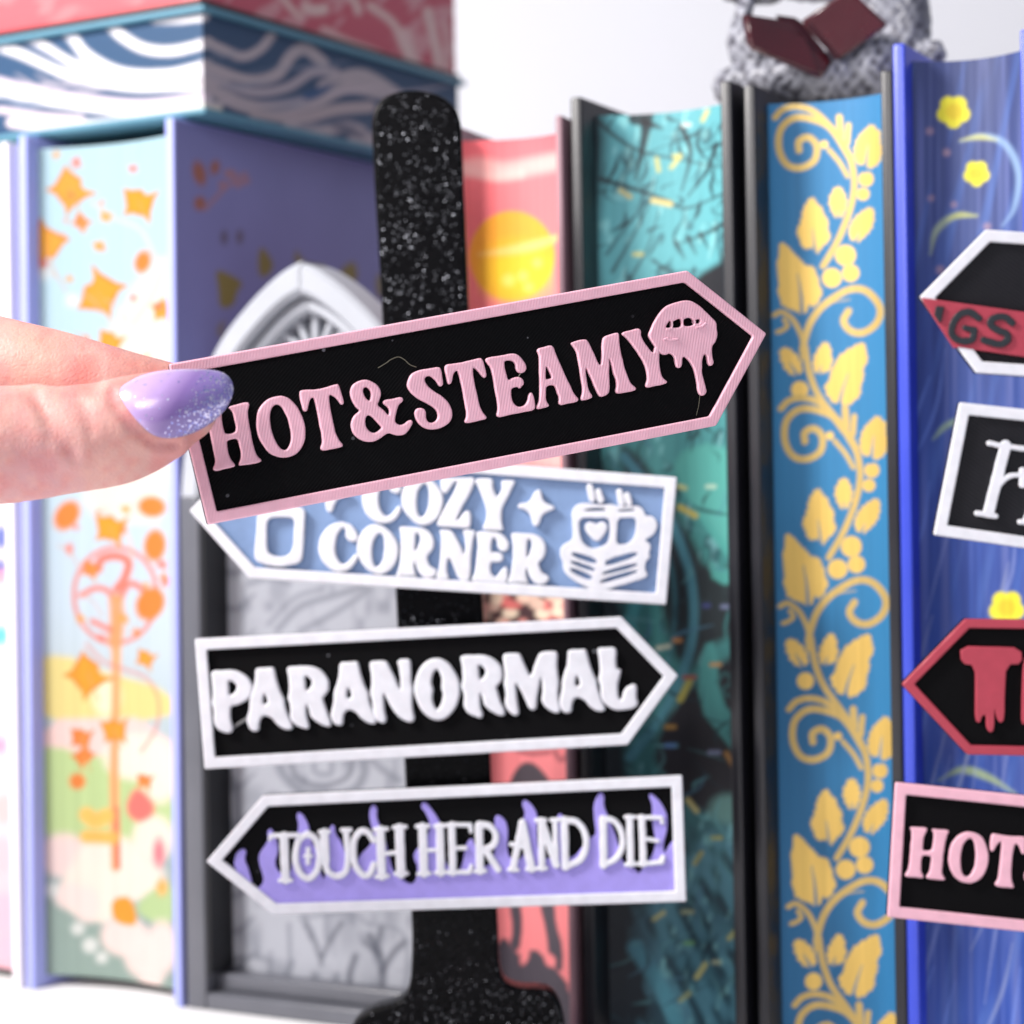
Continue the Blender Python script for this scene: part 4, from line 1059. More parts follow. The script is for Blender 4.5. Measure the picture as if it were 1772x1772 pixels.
def art_blue(a):
    a.vgrad([(80,(70,80,122)), (500,(70,88,146)), (900,(62,88,164)), (1900,(48,80,164))])
    n = vnoise(a.X / 7, a.Y / 300, 21); n2 = vnoise(a.X / 18 + a.Y / 90, a.Y / 200, 22)
    a.mix(np.clip((n - 0.5) * 1.2, 0, 0.5), (118,128,184)); a.mix(np.clip((0.4 - n) * 1.2, 0, 0.4), (40,50,112)); a.mix(np.clip((n2 - 0.6) * 1.6, 0, 0.5), (90,124,196))
    for p, w, c in (([(1662,245),(1700,235),(1740,250),(1763,300),(1755,360),(1735,390)], 12, (150,180,214)), ([(1610,440),(1620,400),(1650,375),(1690,372)], 12, (168,184,150)),
                    ([(1662,243),(1695,237),(1725,242)], 8, (214,212,110)), ([(1640,380),(1660,372),(1690,374)], 8, (206,208,120)), ([(1615,760),(1640,735),(1680,720)], 10, (160,186,150)),
                    ([(1625,1350),(1665,1332),(1710,1345),(1760,1375)], 14, (170,190,140))):
        a.stroke(p, w, c, 4, 0.85, taper='both')
    r = np.random.default_rng(5)
    for k in range(26):
        y0 = r.uniform(600, 1750); x0 = r.uniform(1600, 1780)
        a.stroke([(x0, y0), (x0 - r.uniform(10, 30), y0 + r.uniform(60, 110)), (x0 - r.uniform(40, 70), y0 + r.uniform(180, 260))], r.uniform(3, 7), [(150,164,216),(120,150,226),(160,170,200)][k % 3], 3, 0.55, taper='both')
    for x, y, s in ((1650,193,28),(1690,300,22),(1742,1052,30)):
        for k in range(5):
            an = k * 2 * math.pi / 5 + 0.3
            a.dot(x + 0.55 * s * math.cos(an), y + 0.55 * s * math.sin(an), 0.5 * s, (236,226,60), 2.5)
        a.dot(x, y, 0.5 * s, (226,200,50), 4)
    a.C[:, :3] *= 0.9
    for x, y, rr in ((1609,227,6),(1638,264,6),(1611,343,5),(1651,354,5),(1708,392,6),(1627,467,7)): a.dot(x, y, rr, (170,140,150), 4, 0.7)

PURPLE = mat_plain('lilac_cover', (160, 168, 232), 0.5, var=0.03)
BLACKC = mat_plain('black_cover', (30, 30, 36), 0.36, var=0.12, coat=0.2)
NAVY = mat_plain('cobalt_cover', (54, 74, 200), 0.35, var=0.04, coat=0.3)
WHITEC = mat_plain('white_cover', (240, 236, 240), 0.5, var=0.02)
REDC = mat_plain('dusky_red_cover', (150, 116, 126), 0.45, var=0.06)

purple = book_from_px("lilac book with autumn leaves painted on its page edges, left of the arch", 33, 301, 57.0, 30, 10.15, art_autumn, PURPLE, known='r', lean=0.45, concave=0.45, depth=15)
# outer face of its right-hand board carries a printed leaf pattern
def art_cover(a):
    a.fill((128, 132, 188))
    n = vnoise(a.X / 60, a.Y / 80, 31)
    a.mix(n * 0.15, (112, 114, 172))
    for x, y, rx, ry, rot in ((345,300,11,21,-0.25),(372,290,8,12,0.2),(346,352,10,12,0)): a.dot(x, y, rx, (160,98,78), 4, ry=ry, rot=rot)
    a.stroke([(355,362),(385,330),(410,308),(425,300)], 5, (176,124,124), 3, 0.9)
    for x, y in ((385,320),(402,302),(412,318),(425,312),(395,300)): a.dot(x, y, 7, (176,124,124), 4, 0.8)
    OL = (134, 122, 56)
    a.poly([(372,465),(400,475),(422,490),(410,505),(405,530),(380,535),(378,500)], OL, 4)
    a.poly([(452,425),(465,440),(475,460),(462,480),(448,478),(446,445)], OL, 4)
    a.poly([(512,430),(520,445),(532,456),(508,456)], OL, 4); a.poly([(600,456),(615,452),(620,480),(608,496),(596,485),(588,470)], OL, 4)
    a.poly([(650,480),(662,470),(664,520),(652,510)], OL, 4)
    a.dot(388,411,6,(96,88,110),4,ry=11); a.dot(415,410,6,(100,90,110),4,ry=11)
    a.poly([(372,570),(390,550),(385,590)], OL, 5, 0.7)
nu, nv = 240, 420
u, v = np.meshgrid(np.linspace(0.06, purple.depth - 0.06, nu), np.linspace(0.06, purple.H - 0.06, nv), indexing='ij')
Vc = np.stack([np.full(u.size, purple.T + 0.004), u.ravel(), v.ravel()], -1)
painted("cover_print", purple.to_world, Vc, grid_faces(nu, nv), art_cover, M['print_flat'], purple.root)

farleft = book_from_px("white book with pink and blue spotted page edges at the far left edge", -330, 22, 59.6, 30, 10.0, art_farleft, WHITEC, known='r')
red = book_from_px("coral book with a yellow sun on its page edges, right of the glitter post", 785, 983, 53.0, 22, 9.13, art_red, REDC, ct=0.17, concave=0.4)
teal = book_from_px("teal and black book with dark branches and yellow flecks on its page edges", 998, 1277, 52.0, 27, 9.54, art_teal, BLACKC, concave=0.55, recess=0.8)
vine = book_from_px("bright blue book with golden vine leaves on its page edges", 1298, 1556, 50.2, 27, 9.42, art_vine, BLACKC, concave=0.4, recess=0.8)
blue = book_from_px("cobalt blue book with yellow flowers on its page edges, behind the right signs", 1557, 1800, 48.6, 27, 9.96, art_blue, NAVY, concave=0.5, recess=0.5)

# ---------------- lying books of the stack
def lying_book(label, corner, theta, zb, th, wid_right, len_left, art, cover_mat, ct=0.24, sq=0.28):
    """flat book: its near corner points at the viewer; x runs to the left-back, y to the right-back"""
    t = math.radians(theta)
    ey = np.array([math.sin(t), math.cos(t), 0]); ex = np.array([math.cos(t), -math.sin(t), 0])
    o = np.array([corner[0], corner[1], zb])
    root = empty("book", frame_matrix(o, ex, ey, (0, 0, 1)))
    tag(root, label, "book", "books standing and stacked")
    L, W = len_left, wid_right
    box_obj("cover_board", (-L, 0, 0), (0, W, ct), cover_mat, root, 0.06, 3)
    box_obj("cover_board", (-L, 0, th - ct), (0, W, th), cover_mat, root, 0.06, 3)
    box_obj("spine", (-L - 0.3, 0.0, 0.02), (-L - 0.003, W, th - 0.02), cover_mat, root, 0.08, 3)
    tw = lambda V: o + V[:, 0:1] * ex + V[:, 1:2] * ey + V[:, 2:3] * np.array([0, 0, 1.0])
    st = 0.05
    nz = int((th - 2 * ct) / st) + 2
    z = np.linspace(ct + 0.004, th - ct - 0.004, nz)
    n1, n2 = int(L / st / 1.4), int(W / st)
    xs, ys = np.linspace(-L + 0.05, -sq, n1), np.linspace(sq, W - sq, n2)
    A1 = np.stack(np.meshgrid(xs, z, indexing='ij'), -1).reshape(-1, 2); A2 = np.stack(np.meshgrid(ys, z, indexing='ij'), -1).reshape(-1, 2)
    V = np.vstack([np.stack([A1[:, 0], np.full(len(A1), sq), A1[:, 1]], -1), np.stack([np.full(len(A2), -sq), A2[:, 0], A2[:, 1]], -1),
                   np.array([(-L + 0.05, W - sq, ct), (-sq, W - sq, ct), (-sq, W - sq, th - ct), (-L + 0.05, W - sq, th - ct)])])
    k = len(V) - 4
    Q = np.vstack([grid_faces(n1, nz), grid_faces(n2, nz, len(A1)), np.array([(k, k + 1, k + 2, k + 3)])])
    painted("page_block", tw, V, Q, art, M['print_lying'], root)
    return root
M['print_lying'] = mat_print('printed_page_edges_lying', axis=2, stripe_amt=0.05)
def art_marble(a):
    a.fill((46, 82, 120))
    Wt, Gy = (236, 234, 238), (206, 206, 220)
    left = a.X <= 357
    for p, w, c in (([(-40,150),(60,170),(160,185),(260,195),(360,178)], 20, Wt), ([(-40,130),(40,150),(120,165),(240,178),(360,165)], 13, (226,212,224)),
                    ([(-30,70),(40,95),(120,130),(220,150),(300,150),(360,148)], 17, Wt), ([(10,58),(60,70),(130,110),(220,138),(300,135),(360,128)], 13, Wt),
                    ([(80,50),(115,55),(150,95),(210,125),(290,128),(360,112)], 18, (240,240,246)), ([(185,36),(210,62),(250,84),(300,88),(360,74)], 18, Wt), ([(270,30),(310,30),(352,26)], 22, Wt),
                    ([(30,60),(90,95),(150,130),(230,150)], 5, Gy), ([(120,60),(150,110),(230,142),(340,146)], 4, Gy),
                    ([(300,205),(335,192),(375,188)], 20, (236,232,214)), ([(60,215),(150,214),(240,208)], 14, Wt), ([(0,190),(70,200),(140,205)], 12, (230,214,222)), ([(20,212),(70,220),(110,226)], 18, (240,226,232))):
        a.stroke(p, w, c, 3, 1.0)
    RG = (198, 190, 196)  # right face's white swirls, its shade painted in as grey
    for p, w, c in (([(357,72),(385,85),(420,98),(450,85),(470,62)], 16, RG), ([(357,112),(395,130),(440,140),(480,128),(505,95),(530,85),(560,110)], 20, RG),
                    ([(357,130),(400,152),(450,160),(500,150),(540,125),(580,125)], 16, (190,184,194)), ([(357,145),(410,178),(470,188),(540,178),(600,150),(660,160)], 24, RG), ([(440,195),(520,205),(580,190),(640,185)], 20, (196,186,190)),
                    ([(500,215),(560,225),(610,220),(650,250)], 20, RG), ([(560,150),(610,130),(650,140),(720,190)], 22, RG), ([(610,240),(640,250),(660,275)], 16, RG), ([(690,170),(730,210),(760,250)], 18, RG)):
        a.stroke(p, w, c, 3, 1.0)
    for p in ([(400,140),(450,150),(500,138),(545,108)], [(380,150),(450,172),(520,165),(590,140)], [(520,215),(590,205),(640,215)]):
        a.stroke(p, 4, (110,116,142), 3, 0.7)
    rr = np.random.default_rng(23)
    for k in range(26):
        x = rr.uniform(-20, 720); y = (60 + rr.uniform(0, 150)) if x < 357 else 70 + (x - 357) * 0.28 + rr.uniform(0, 110)
        sg = 1 if x < 357 else -1
        L = rr.uniform(50, 120)
        a.stroke([(x, y), (x + L * 0.5, y + sg * 12 + 8), (x + L, y + sg * 14)], rr.uniform(3, 9), [(226, 214, 222), (150, 160, 182), (96, 120, 150)][k % 3], 3, 0.7, taper='both')
    a.poly([(520,160),(560,150),(580,142),(560,165),(530,176)], (44,92,142), 4); a.poly([(565,215),(600,212),(640,240),(600,236)], (80,90,120), 5, 0.8)
    a.C[:, :3] *= 0.8
def art_redcream(a):
    a.fill((192, 86, 104))
    for p, w in (([(700,60),(712,100),(735,135)], 22), ([(740,20),(752,70),(760,110)], 16), ([(640,10),(680,40),(700,80)], 12), ([(530,14),(545,18),(560,16)], 18), ([(600,-10),(615,5),(620,20)], 12),
                 ([(480,-20),(500,10),(520,30)], 10), ([(770,40),(775,90),(772,140)], 8), ([(650,90),(690,120),(720,140)], 9), ([(560,50),(600,70),(640,85)], 8)):
        a.stroke(p, w, (222, 198, 192), 5, 0.95)
    n = vnoise(a.X / 22 + a.Y / 30, a.Y / 18, 41)
    a.mix(np.clip((n - 0.62) * 3, 0, 0.6), (216, 176, 178))
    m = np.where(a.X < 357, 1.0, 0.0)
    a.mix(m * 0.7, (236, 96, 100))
TEALC = mat_plain('teal_cloth_cover', (84, 138, 160), 0.5, var=0.05)
MAROON = mat_plain('maroon_cover', (58, 26, 36), 0.4, var=0.06)
ck = P(366, 886, 56.9)
lying_book("flat book with white and blue swirled page edges lying on the lilac book", (ck[0], ck[1]), 31, 10.18, 2.78, 12.5, 20.0, art_marble, TEALC, ct=0.17, sq=0.2)
ck2 = P(362, 886, 57.0)
lying_book("flat red and cream patterned book on top of the swirled book, top left corner", (ck2[0], ck2[1]), 31, 12.97, 3.2, 12.3, 20.0, art_redcream, MAROON, ct=0.16, sq=0.12)

# ------------------------------------------------------------------ gothic arch frame
ap = Plane(522, 886, 55.1, yaw=-30)
fr = empty("arch_frame", ap.matrix())
tag(fr, "pale grey pointed gothic arch frame with a dark case and grey tree picture inside", "frame")
zb = ZT - ap.o[2]
half = ap.px([(309, 860), (316, 780), (335, 690), (375, 595), (430, 522), (480, 474), (520, 450)])
sx = ap.px([(522, 886)])[0][0]
xl = half[0][0]
spring = half[0][1]
arc = spline(half, 6)
out_arch = np.vstack([arc, np.stack([2 * sx - arc[::-1][1:, 0], arc[::-1][1:, 1]], 1)])
def shrink(pts, d):
    """scale an arch towards its springing midpoint"""
    w = sx - xl; h = out_arch[:, 1].max() - spring
    return np.stack([sx + (pts[:, 0] - sx) * (w - d) / w, spring + (pts[:, 1] - spring) * (h - d * 1.25) / h], 1)
GA = mat_plain('pale_grey_plaster', (170, 174, 182), 0.5, var=0.04)
GD = mat_plain('charcoal_case', (92, 94, 102), 0.38, var=0.08, coat=0.2)
GB = mat_plain('black_inner_case', (20, 21, 26), 0.5, var=0.1)
def arch_ring(name, d0, d1, z0, z1, mat, bev=0.06):
    # rectangular moulding with chamfered edges swept round the arch
    prof = [(d0, z0), (d0, z1 - bev), (d0 + bev, z1), (d1 - bev, z1), (d1, z1 - bev), (d1, z0)]
    V, Fc = [], []
    m = len(out_arch); k = len(prof)
    for d, z in prof:
        V += [(q[0], q[1], z) for q in shrink(out_arch, d)]
    for j in range(k):
        for i in range(m - 1):
            a, b = j * m + i, ((j + 1) % k) * m + i
            Fc.append((a, b, b + 1, a + 1))
    Fc += [tuple(j * m for j in range(k)), tuple(j * m + m - 1 for j in reversed(range(k)))]
    o = mesh_obj(name, V, Fc, mat, fr)
    bb = bmesh.new(); bb.from_mesh(o.data); bmesh.ops.recalc_face_normals(bb, faces=bb.faces); bb.to_mesh(o.data); bb.free()
    smooth(o.data, 30)
arch_ring("arch", 0.0, 0.62, -1.1, 0.0, GA, 0.1)
arch_ring("inner_arch", 0.66, 0.95, -1.05, -0.35, GA, 0.08)
for s_ in (-1, 1):
    x0 = sx + s_ * (sx - xl); x1 = sx + s_ * (sx - xl - 0.62)
    lo, hi = min(x0, x1), max(x0, x1)
    box_obj("side_post", (lo, zb, -1.15), (hi, spring - 0.004, 0.0), GD, fr, 0.07, 3)
    xi0, xi1 = (x1 + 0.003, x1 + 0.12) if s_ < 0 else (x1 - 0.12, x1 - 0.003)
    box_obj("inner_lining", (xi0, zb + 0.9, -1.2), (xi1, spring - 0.01, -0.06), GB, fr, 0.02, 1)
wi = sx - xl - 0.62
box_obj("sill", (sx - wi + 0.004, zb, -1.2), (sx + wi - 0.004, zb + 0.42, 0.0), GD, fr, 0.06, 3)
box_obj("sill_step", (sx - wi + 0.004, zb + 0.424, -1.2), (sx + wi - 0.004, zb + 0.85, -0.45), GD, fr, 0.06, 3)
# ribs of the tracery
top = out_arch[:, 1].max()
hub = np.array([sx, top - 2.3])
for k, an in enumerate((-58, -30, 0, 30, 58)):
    t = math.radians(an)
    e = hub + np.array([math.sin(t), math.cos(t)]) * (1.25 if k == 2 else 1.1)
    b = hub + np.array([math.sin(t) * 0.9, -2.6 - 0.3 * abs(k - 2)])
    tube("rib", [(b[0], b[1], -0.75), (hub[0] + (e[0] - hub[0]) * 0.15, hub[1], -0.75), (e[0], e[1], -0.75)], 0.11, GA, fr, 8)
def art_trees(a):
    a.fill((158, 161, 170))
    n = vnoise(a.X / 40, a.Y / 60, 51); n2 = vnoise(a.X / 12, a.Y / 30, 52)
    a.mix(np.clip((n - 0.55) * 1.6, 0, 0.6), (120,124,134)); a.mix(np.clip((n2 - 0.65) * 1.8, 0, 0.5), (98,102,114))
    g, g2 = (74, 78, 90), (112, 116, 126)
    a.poly([(370,560),(400,560),(402,1700),(370,1700)], (150,154,164), 12, 0.7)
    for y in range(900, 1700, 62):
        a.dot(404, y, 13, (178,180,188), 6, 0.8, ry=26)
        a.stroke([(385, y + 25),(410, y + 30),(440, y + 5 if y % 124 else y + 45)], 8, g, 5, 0.75, taper='end')
    for p, w, c in (([(480,1090),(520,1050),(580,1030),(630,1015)], 10, g2), ([(465,1080),(510,1035),(560,1018)], 6, g2), ([(520,1092),(580,1060),(640,1020)], 8, g2), ([(430,1010),(470,1000),(500,1010)], 8, g2),
                    ([(480,1310),(490,1340),(520,1368),(560,1376),(610,1368),(630,1340),(632,1305)], 14, g2), ([(500,1310),(515,1345),(555,1360),(600,1345),(612,1310)], 6, g), ([(545,1305),(545,1335),(572,1338),(574,1305)], 8, g2),
                    ([(635,1305),(660,1330),(690,1350)], 10, g2), ([(395,1340),(410,1370),(412,1440)], 10, g2), ([(500,1600),(502,1660),(498,1700)], 6, g2),
                    ([(530,1600),(545,1630),(556,1655),(570,1630),(590,1598)], 7, g), ([(556,1655),(556,1668)], 6, g), ([(640,1620),(655,1650),(662,1680),(660,1720)], 13, g), ([(662,1680),(680,1650),(700,1630)], 10, g), ([(655,1650),(630,1630)], 8, g), ([(650,1640),(660,1605)], 8, g),
                    ([(610,1720),(605,1690),(615,1655)], 11, g), ([(490,1720),(495,1690),(505,1665)], 10, g2), ([(400,1660),(440,1655),(470,1664)], 7, g2), ([(545,1720),(545,1690)], 16, g2), ([(580,1720),(582,1690)], 14, g2), ([(430,1720),(432,1680)], 8, g2)):
        a.stroke(p, w, c, 5, 0.85)
    for p in ([(640,1600),(690,1610),(705,1650),(700,1720)], [(520,1590),(600,1580),(640,1600)]): a.stroke(p, 5, g2, 4, 0.7)
nu, nv = 150, 380
u, v = np.meshgrid(np.linspace(sx - wi - 0.02, sx + wi + 0.02, nu), np.linspace(zb + 0.3, top - 1.2, nv), indexing='ij')
# keep the picture inside the arch outline
lim = np.interp(v[0], np.linspace(spring, top, 40), [max(0.05, np.interp(z, arc[:, 1], sx - arc[:, 0])) - 0.3 for z in np.linspace(spring, top, 40)])
uu = sx + (u - sx) * np.minimum(1.0, np.maximum(lim, 0.05) / wi)[None, :]
Vp = np.stack([uu.ravel(), v.ravel(), np.full(u.size, -1.0)], -1)
fw = lambda V: ap.o + V[:, 0:1] * ap.ex + V[:, 1:2] * ap.ey + V[:, 2:3] * ap.n
painted("picture_panel", fw, Vp, grid_faces(nu, nv), art_trees, M['print_flat'], fr)
# ------------------------------------------------------------------ hand
def loft(bm, pts, ry, rz, nseg=28):
    """closed tapered tube through world-cm points; ry = radius towards the viewer, rz = radius upwards"""
    pts = [np.asarray(p, float) for p in pts]
    rings = []
    for i, p in enumerate(pts):
        t = pts[min(i + 1, len(pts) - 1)] - pts[max(i - 1, 0)]; t /= np.linalg.norm(t)
        f = np.array([0, -1.0, 0]); f = f - t * (f @ t); f /= np.linalg.norm(f)
        up = np.cross(f, t); up /= np.linalg.norm(up)
        rings.append([bm.verts.new(Vector((p + f * ry[i] * math.cos(a) + up * rz[i] * math.sin(a)) * CM)) for a in np.linspace(0, 2 * math.pi, nseg, endpoint=False)])
    for i in range(len(rings) - 1):
        for k in range(nseg):
            bm.faces.new((rings[i][k], rings[i][(k + 1) % nseg], rings[i + 1][(k + 1) % nseg], rings[i + 1][k]))
    bm.faces.new(rings[0]); bm.faces.new(rings[-1])
def limb(bm, keys, n=7, cap=True):
    """keys: (px x, px y, depth, radius up in px, depth radius in cm)"""
    K = spline([np.array(k, float) for k in keys], n)
    pts = [P(k[0], k[1], k[2]) for k in K]
    rz = [max(0.02, k[3] * k[2] / F) for k in K]; ry = [max(0.02, k[4]) for k in K]
    if cap:     # rounded end
        t = pts[-1] - pts[-2]; t /= np.linalg.norm(t)
        r0z, r0y = rz[-1], ry[-1]; e = pts[-1]
        for a in (0.35, 0.65, 0.85, 0.97):
            pts.append(e + t * min(r0z, r0y) * a); c = math.sqrt(1 - a * a)
            rz.append(r0z * c); ry.append(r0y * c)
    loft(bm, pts, ry, rz)
bm = bmesh.new()
THUMB = [(-520, 905, 38.6, 190, 1.5), (-380, 840, 37.6, 165, 1.35), (-230, 800, 36.9, 130, 1.15), (-110, 778, 36.75, 110, 1.0), (-40, 772, 36.75, 104, 0.95), (0, 770, 36.78, 104, 0.93), (60, 767, 36.82, 99, 0.88),
         (100, 763, 36.84, 95, 0.85), (150, 757, 36.86, 93, 0.83), (200, 748, 36.88, 92, 0.80), (250, 730, 36.92, 87, 0.74), (290, 716, 36.98, 77, 0.66), (320, 706, 37.05, 62, 0.55)]
limb(bm, THUMB)
INDEX = [(-560, 560, 41.5, 170, 1.3), (-400, 545, 41.3, 120, 1.1), (-230, 575, 40.6, 95, 0.95), (-110, 612, 39.9, 92, 0.9), (0, 640, 39.35, 92, 0.86), (80, 655, 39.1, 88, 0.82), (150, 672, 38.98, 85, 0.78), (220, 688, 38.9, 80, 0.73), (300, 703, 38.9, 74, 0.68), (350, 712, 38.98, 66, 0.6)]
limb(bm, INDEX)
# rest of the hand, left of the frame: palm, curled fingers, wrist
limb(bm, [(-1350, 960, 42.0, 240, 2.0), (-1100, 900, 41.5, 260, 1.7), (-850, 800, 41.2, 320, 1.6), (-600, 740, 41.2, 300, 1.5), (-470, 720, 41.4, 230, 1.2)])
limb(bm, [(-560, 690, 42.6, 100, 1.0), (-330, 660, 42.9, 92, 0.92), (-160, 720, 42.7, 86, 0.86), (-150, 850, 42.0, 80, 0.8), (-300, 900, 41.4, 76, 0.74), (-420, 880, 41.3, 70, 0.68)])
limb(bm, [(-580, 830, 42.7, 96, 0.95), (-380, 830, 43.2, 88, 0.88), (-230, 880, 43.0, 84, 0.82), (-230, 990, 42.3, 78, 0.78), (-360, 1030, 41.6, 74, 0.7), (-470, 1000, 41.5, 66, 0.64)])
limb(bm, [(-640, 960, 42.4, 86, 0.85), (-470, 980, 43.0, 78, 0.76), (-360, 1020, 42.8, 72, 0.72), (-360, 1110, 42.2, 68, 0.66), (-470, 1140, 41.7, 62, 0.6), (-560, 1110, 41.6, 56, 0.55)])
bmesh.ops.recalc_face_normals(bm, faces=bm.faces)
me = bpy.data.meshes.new("hand_raw"); bm.to_mesh(me); bm.free()
raw = link(bpy.data.objects.new("hand_raw", me))
rm = raw.modifiers.new("r", 'REMESH'); rm.mode = 'VOXEL'; rm.voxel_size = 0.0007
sm = raw.modifiers.new("s", 'SMOOTH'); sm.factor = 0.5; sm.iterations = 14
dg = bpy.context.evaluated_depsgraph_get()
hm = bpy.data.meshes.new_from_object(raw.evaluated_get(dg)); hm.name = "hand"
bpy.data.objects.remove(raw)
n = len(hm.vertices)
co = np.empty(n * 3); hm.vertices.foreach_get('co', co); co = co.reshape(-1, 3) / CM
no = np.empty(n * 3); hm.vertices.foreach_get('normal', no); no = no.reshape(-1, 3)
X, Y = project(co)
dep = np.zeros(n); red_m = np.zeros(n)
K8 = lambda pts: [(x * 460 / 1772, 520 + y * 460 / 1772) for x, y in pts]
front = (no[:, 1] < 0.3) & (co[:, 1] < 37.4)
for pts, w, dp in (([(235,620),(290,720),(350,830),(420,950),(500,1060)], 5.5, 0.05), ([(160,610),(230,680),(300,820),(340,960)], 7.0, 0.02), ([(330,640),(380,760),(460,900),(520,1000)], 5.0, 0.03),
                   ([(520,640),(580,760),(610,880)], 6.0, 0.022), ([(745,600),(760,680),(850,800),(950,900),(1060,960),(1180,960)], 5.0, 0.05)):
    p = spline(K8(pts), 6)
    D, _ = seg_dist(X, Y, p)
    dp = dp * 2.3
    dep += np.where(front, dp * np.exp(-(D / w) ** 2), 0)
    dep -= np.where(front, 0.35 * dp * np.exp(-((D - 2.4 * w) / (1.4 * w)) ** 2), 0)
co = co - no * dep[:, None]
E = np.empty(len(hm.edges) * 2, dtype=np.int64); hm.edges.foreach_get('vertices', E); E = E.reshape(-1, 2)
deg = np.bincount(E.ravel(), minlength=n).astype(float)[:, None]
for _ in range(5):
    acc = np.zeros_like(co)
    np.add.at(acc, E[:, 0], co[E[:, 1]]); np.add.at(acc, E[:, 1], co[E[:, 0]])
    co = 0.5 * co + 0.5 * acc / np.maximum(deg, 1)
hm.vertices.foreach_set('co', (co * CM).ravel()); hm.update()
smooth(hm, 180)
# blood tone map: knuckle folds, pinched finger pad; mauve thumb shade painted in
a = Art(X, Y); a.fill((206, 158, 150))
a.dot(140, 650, 26, (200, 100, 92), 22, 0.8, ry=30); a.dot(60, 610, 60, (220, 156, 138), 40, 0.6)
a.dot(250, 660, 60, (186, 116, 108), 40, 0.7)
a.stroke(K8([(250,650),(350,830),(480,1030)]), 14, (206, 132, 128), 10, 0.6)
a.stroke(K8([(760,620),(860,810),(1000,940),(1180,970),(1320,880)]), 14, (200, 128, 128), 10, 0.65)
a.dot(300, 780, 34, (216, 150, 148), 24, 0.6); a.dot(60, 830, 80, (196, 144, 152), 50, 0.6)
nz = vnoise(X / 14, Y / 14, 71); a.mix(np.clip((nz - 0.5) * 0.8, 0, 0.35), (204, 120, 112)); nz = vnoise(X / 6, Y / 9, 72); a.mix(np.clip((nz - 0.55) * 0.6, 0, 0.25), (226, 170, 152))
nz = vnoise(X / 40, Y / 40, 73); a.mix(np.clip((nz - 0.5) * 0.8, 0, 0.3), (196, 118, 124))
set_colors(hm, a.C)
SK, nt, bs = new_mat('skin')
at = node(nt, 'ShaderNodeAttribute', attribute_name='Col')
nt.links.new(at.outputs['Color'], bs.inputs['Base Color'])
bs.inputs['Roughness'].default_value = 0.5
bs.inputs['Subsurface Weight'].default_value = 0.25
bs.inputs['Subsurface Radius'].default_value = (1.0, 0.35, 0.2)
bs.inputs['Subsurface Scale'].default_value = 0.003
bs.inputs['Specular IOR Level'].default_value = 0.4
vo = node(nt, 'ShaderNodeTexVoronoi', feature='DISTANCE_TO_EDGE'); vo.inputs['Scale'].default_value = 1100
nz2 = node(nt, 'ShaderNodeTexNoise'); nz2.inputs['Scale'].default_value = 500; nz2.inputs['Detail'].default_value = 4
nt.links.new(coords(nt), vo.inputs['Vector']); nt.links.new(coords(nt), nz2.inputs['Vector'])
ad = node(nt, 'ShaderNodeMath', operation='ADD')
nt.links.new(vo.outputs['Distance'], ad.inputs[0]); nt.links.new(nz2.outputs['Fac'], ad.inputs[1])
bump_from(nt, bs, ad.outputs[0], 0.28, 0.0003)
hm.materials.clear(); hm.materials.append(SK)
base = P(-600, 800, 41)
hm.transform(Matrix.Translation(Vector(-base * CM)))
hand = link(bpy.data.objects.new("hand", hm))
hand.location = Vector(base * CM)
tag(hand, "hand reaching in from the left with a lilac glitter thumbnail, holding the pink sign", "hand")

# thumbnail
NAIL = K8([(795,590),(830,556),(950,490),(1100,460),(1300,456),(1450,463),(1530,503),(1562,580),(1540,670),(1480,760),(1380,840),(1250,902),(1120,924),(1020,902),(950,842),(870,752),(812,662)])
no_ = chaikin(NAIL, 2)
cen = no_.mean(0)
kk = [(180, 752, 36.86, 95, 0.84), (230, 738, 36.88, 93, 0.82), (280, 722, 36.92, 90, 0.79), (330, 706, 36.98, 86, 0.75), (380, 692, 37.05, 82, 0.71), (430, 680, 37.12, 78, 0.67)]
ks = spline(kk, 8)
kx, kyc, kd, kr, kry = [ks[:, i] for i in range(5)]
def nail_depth(x, y):
    u = (y - np.interp(x, kx, kyc)) / (np.interp(x, kx, kr) * 1.04)
    base_d = np.interp(x, kx, kd) - np.interp(x, kx, kry) * np.sqrt(np.clip(1 - u * u, 0.10, 1))
    return base_d
rings, V, Fc = 9, [], []
for layer in (0, 1):
    for r in range(rings):
        f = 1 - r / rings
        for p in no_:
            q = cen + (p - cen) * f
            bulge = 0.10 * (1 - f ** 2.2) + 0.035
            edge = 0.02 * (f > 0.99)
            d = nail_depth(*q) - bulge + edge + (0.09 if layer else 0)
            V.append(P(q[0], q[1], d) - base)
    V.append(P(cen[0], cen[1], nail_depth(*cen) - 0.135 + (0.09 if layer else 0)) - base)
m_ = len(no_); per = rings * m_ + 1
for layer in (0, 1):
    b0 = layer * per
    for r in range(rings - 1):
        for k in range(m_):
            fc = (b0 + r * m_ + k, b0 + r * m_ + (k + 1) % m_, b0 + (r + 1) * m_ + (k + 1) % m_, b0 + (r + 1) * m_ + k)
            Fc.append(fc if layer == 0 else fc[::-1])
    for k in range(m_):
        fc = (b0 + (rings - 1) * m_ + k, b0 + (rings - 1) * m_ + (k + 1) % m_, b0 + per - 1)
        Fc.append(fc if layer == 0 else fc[::-1])
for k in range(m_):
    Fc.append((k, per + k, per + (k + 1) % m_, (k + 1) % m_))
NM, nt, bs = new_mat('lilac_glitter_polish')
vo = node(nt, 'ShaderNodeTexVoronoi'); vo.inputs['Scale'].default_value = 3200
nt.links.new(coords(nt), vo.inputs['Vector'])
sep = node(nt, 'ShaderNodeSeparateColor'); nt.links.new(vo.outputs['Color'], sep.inputs['Color'])
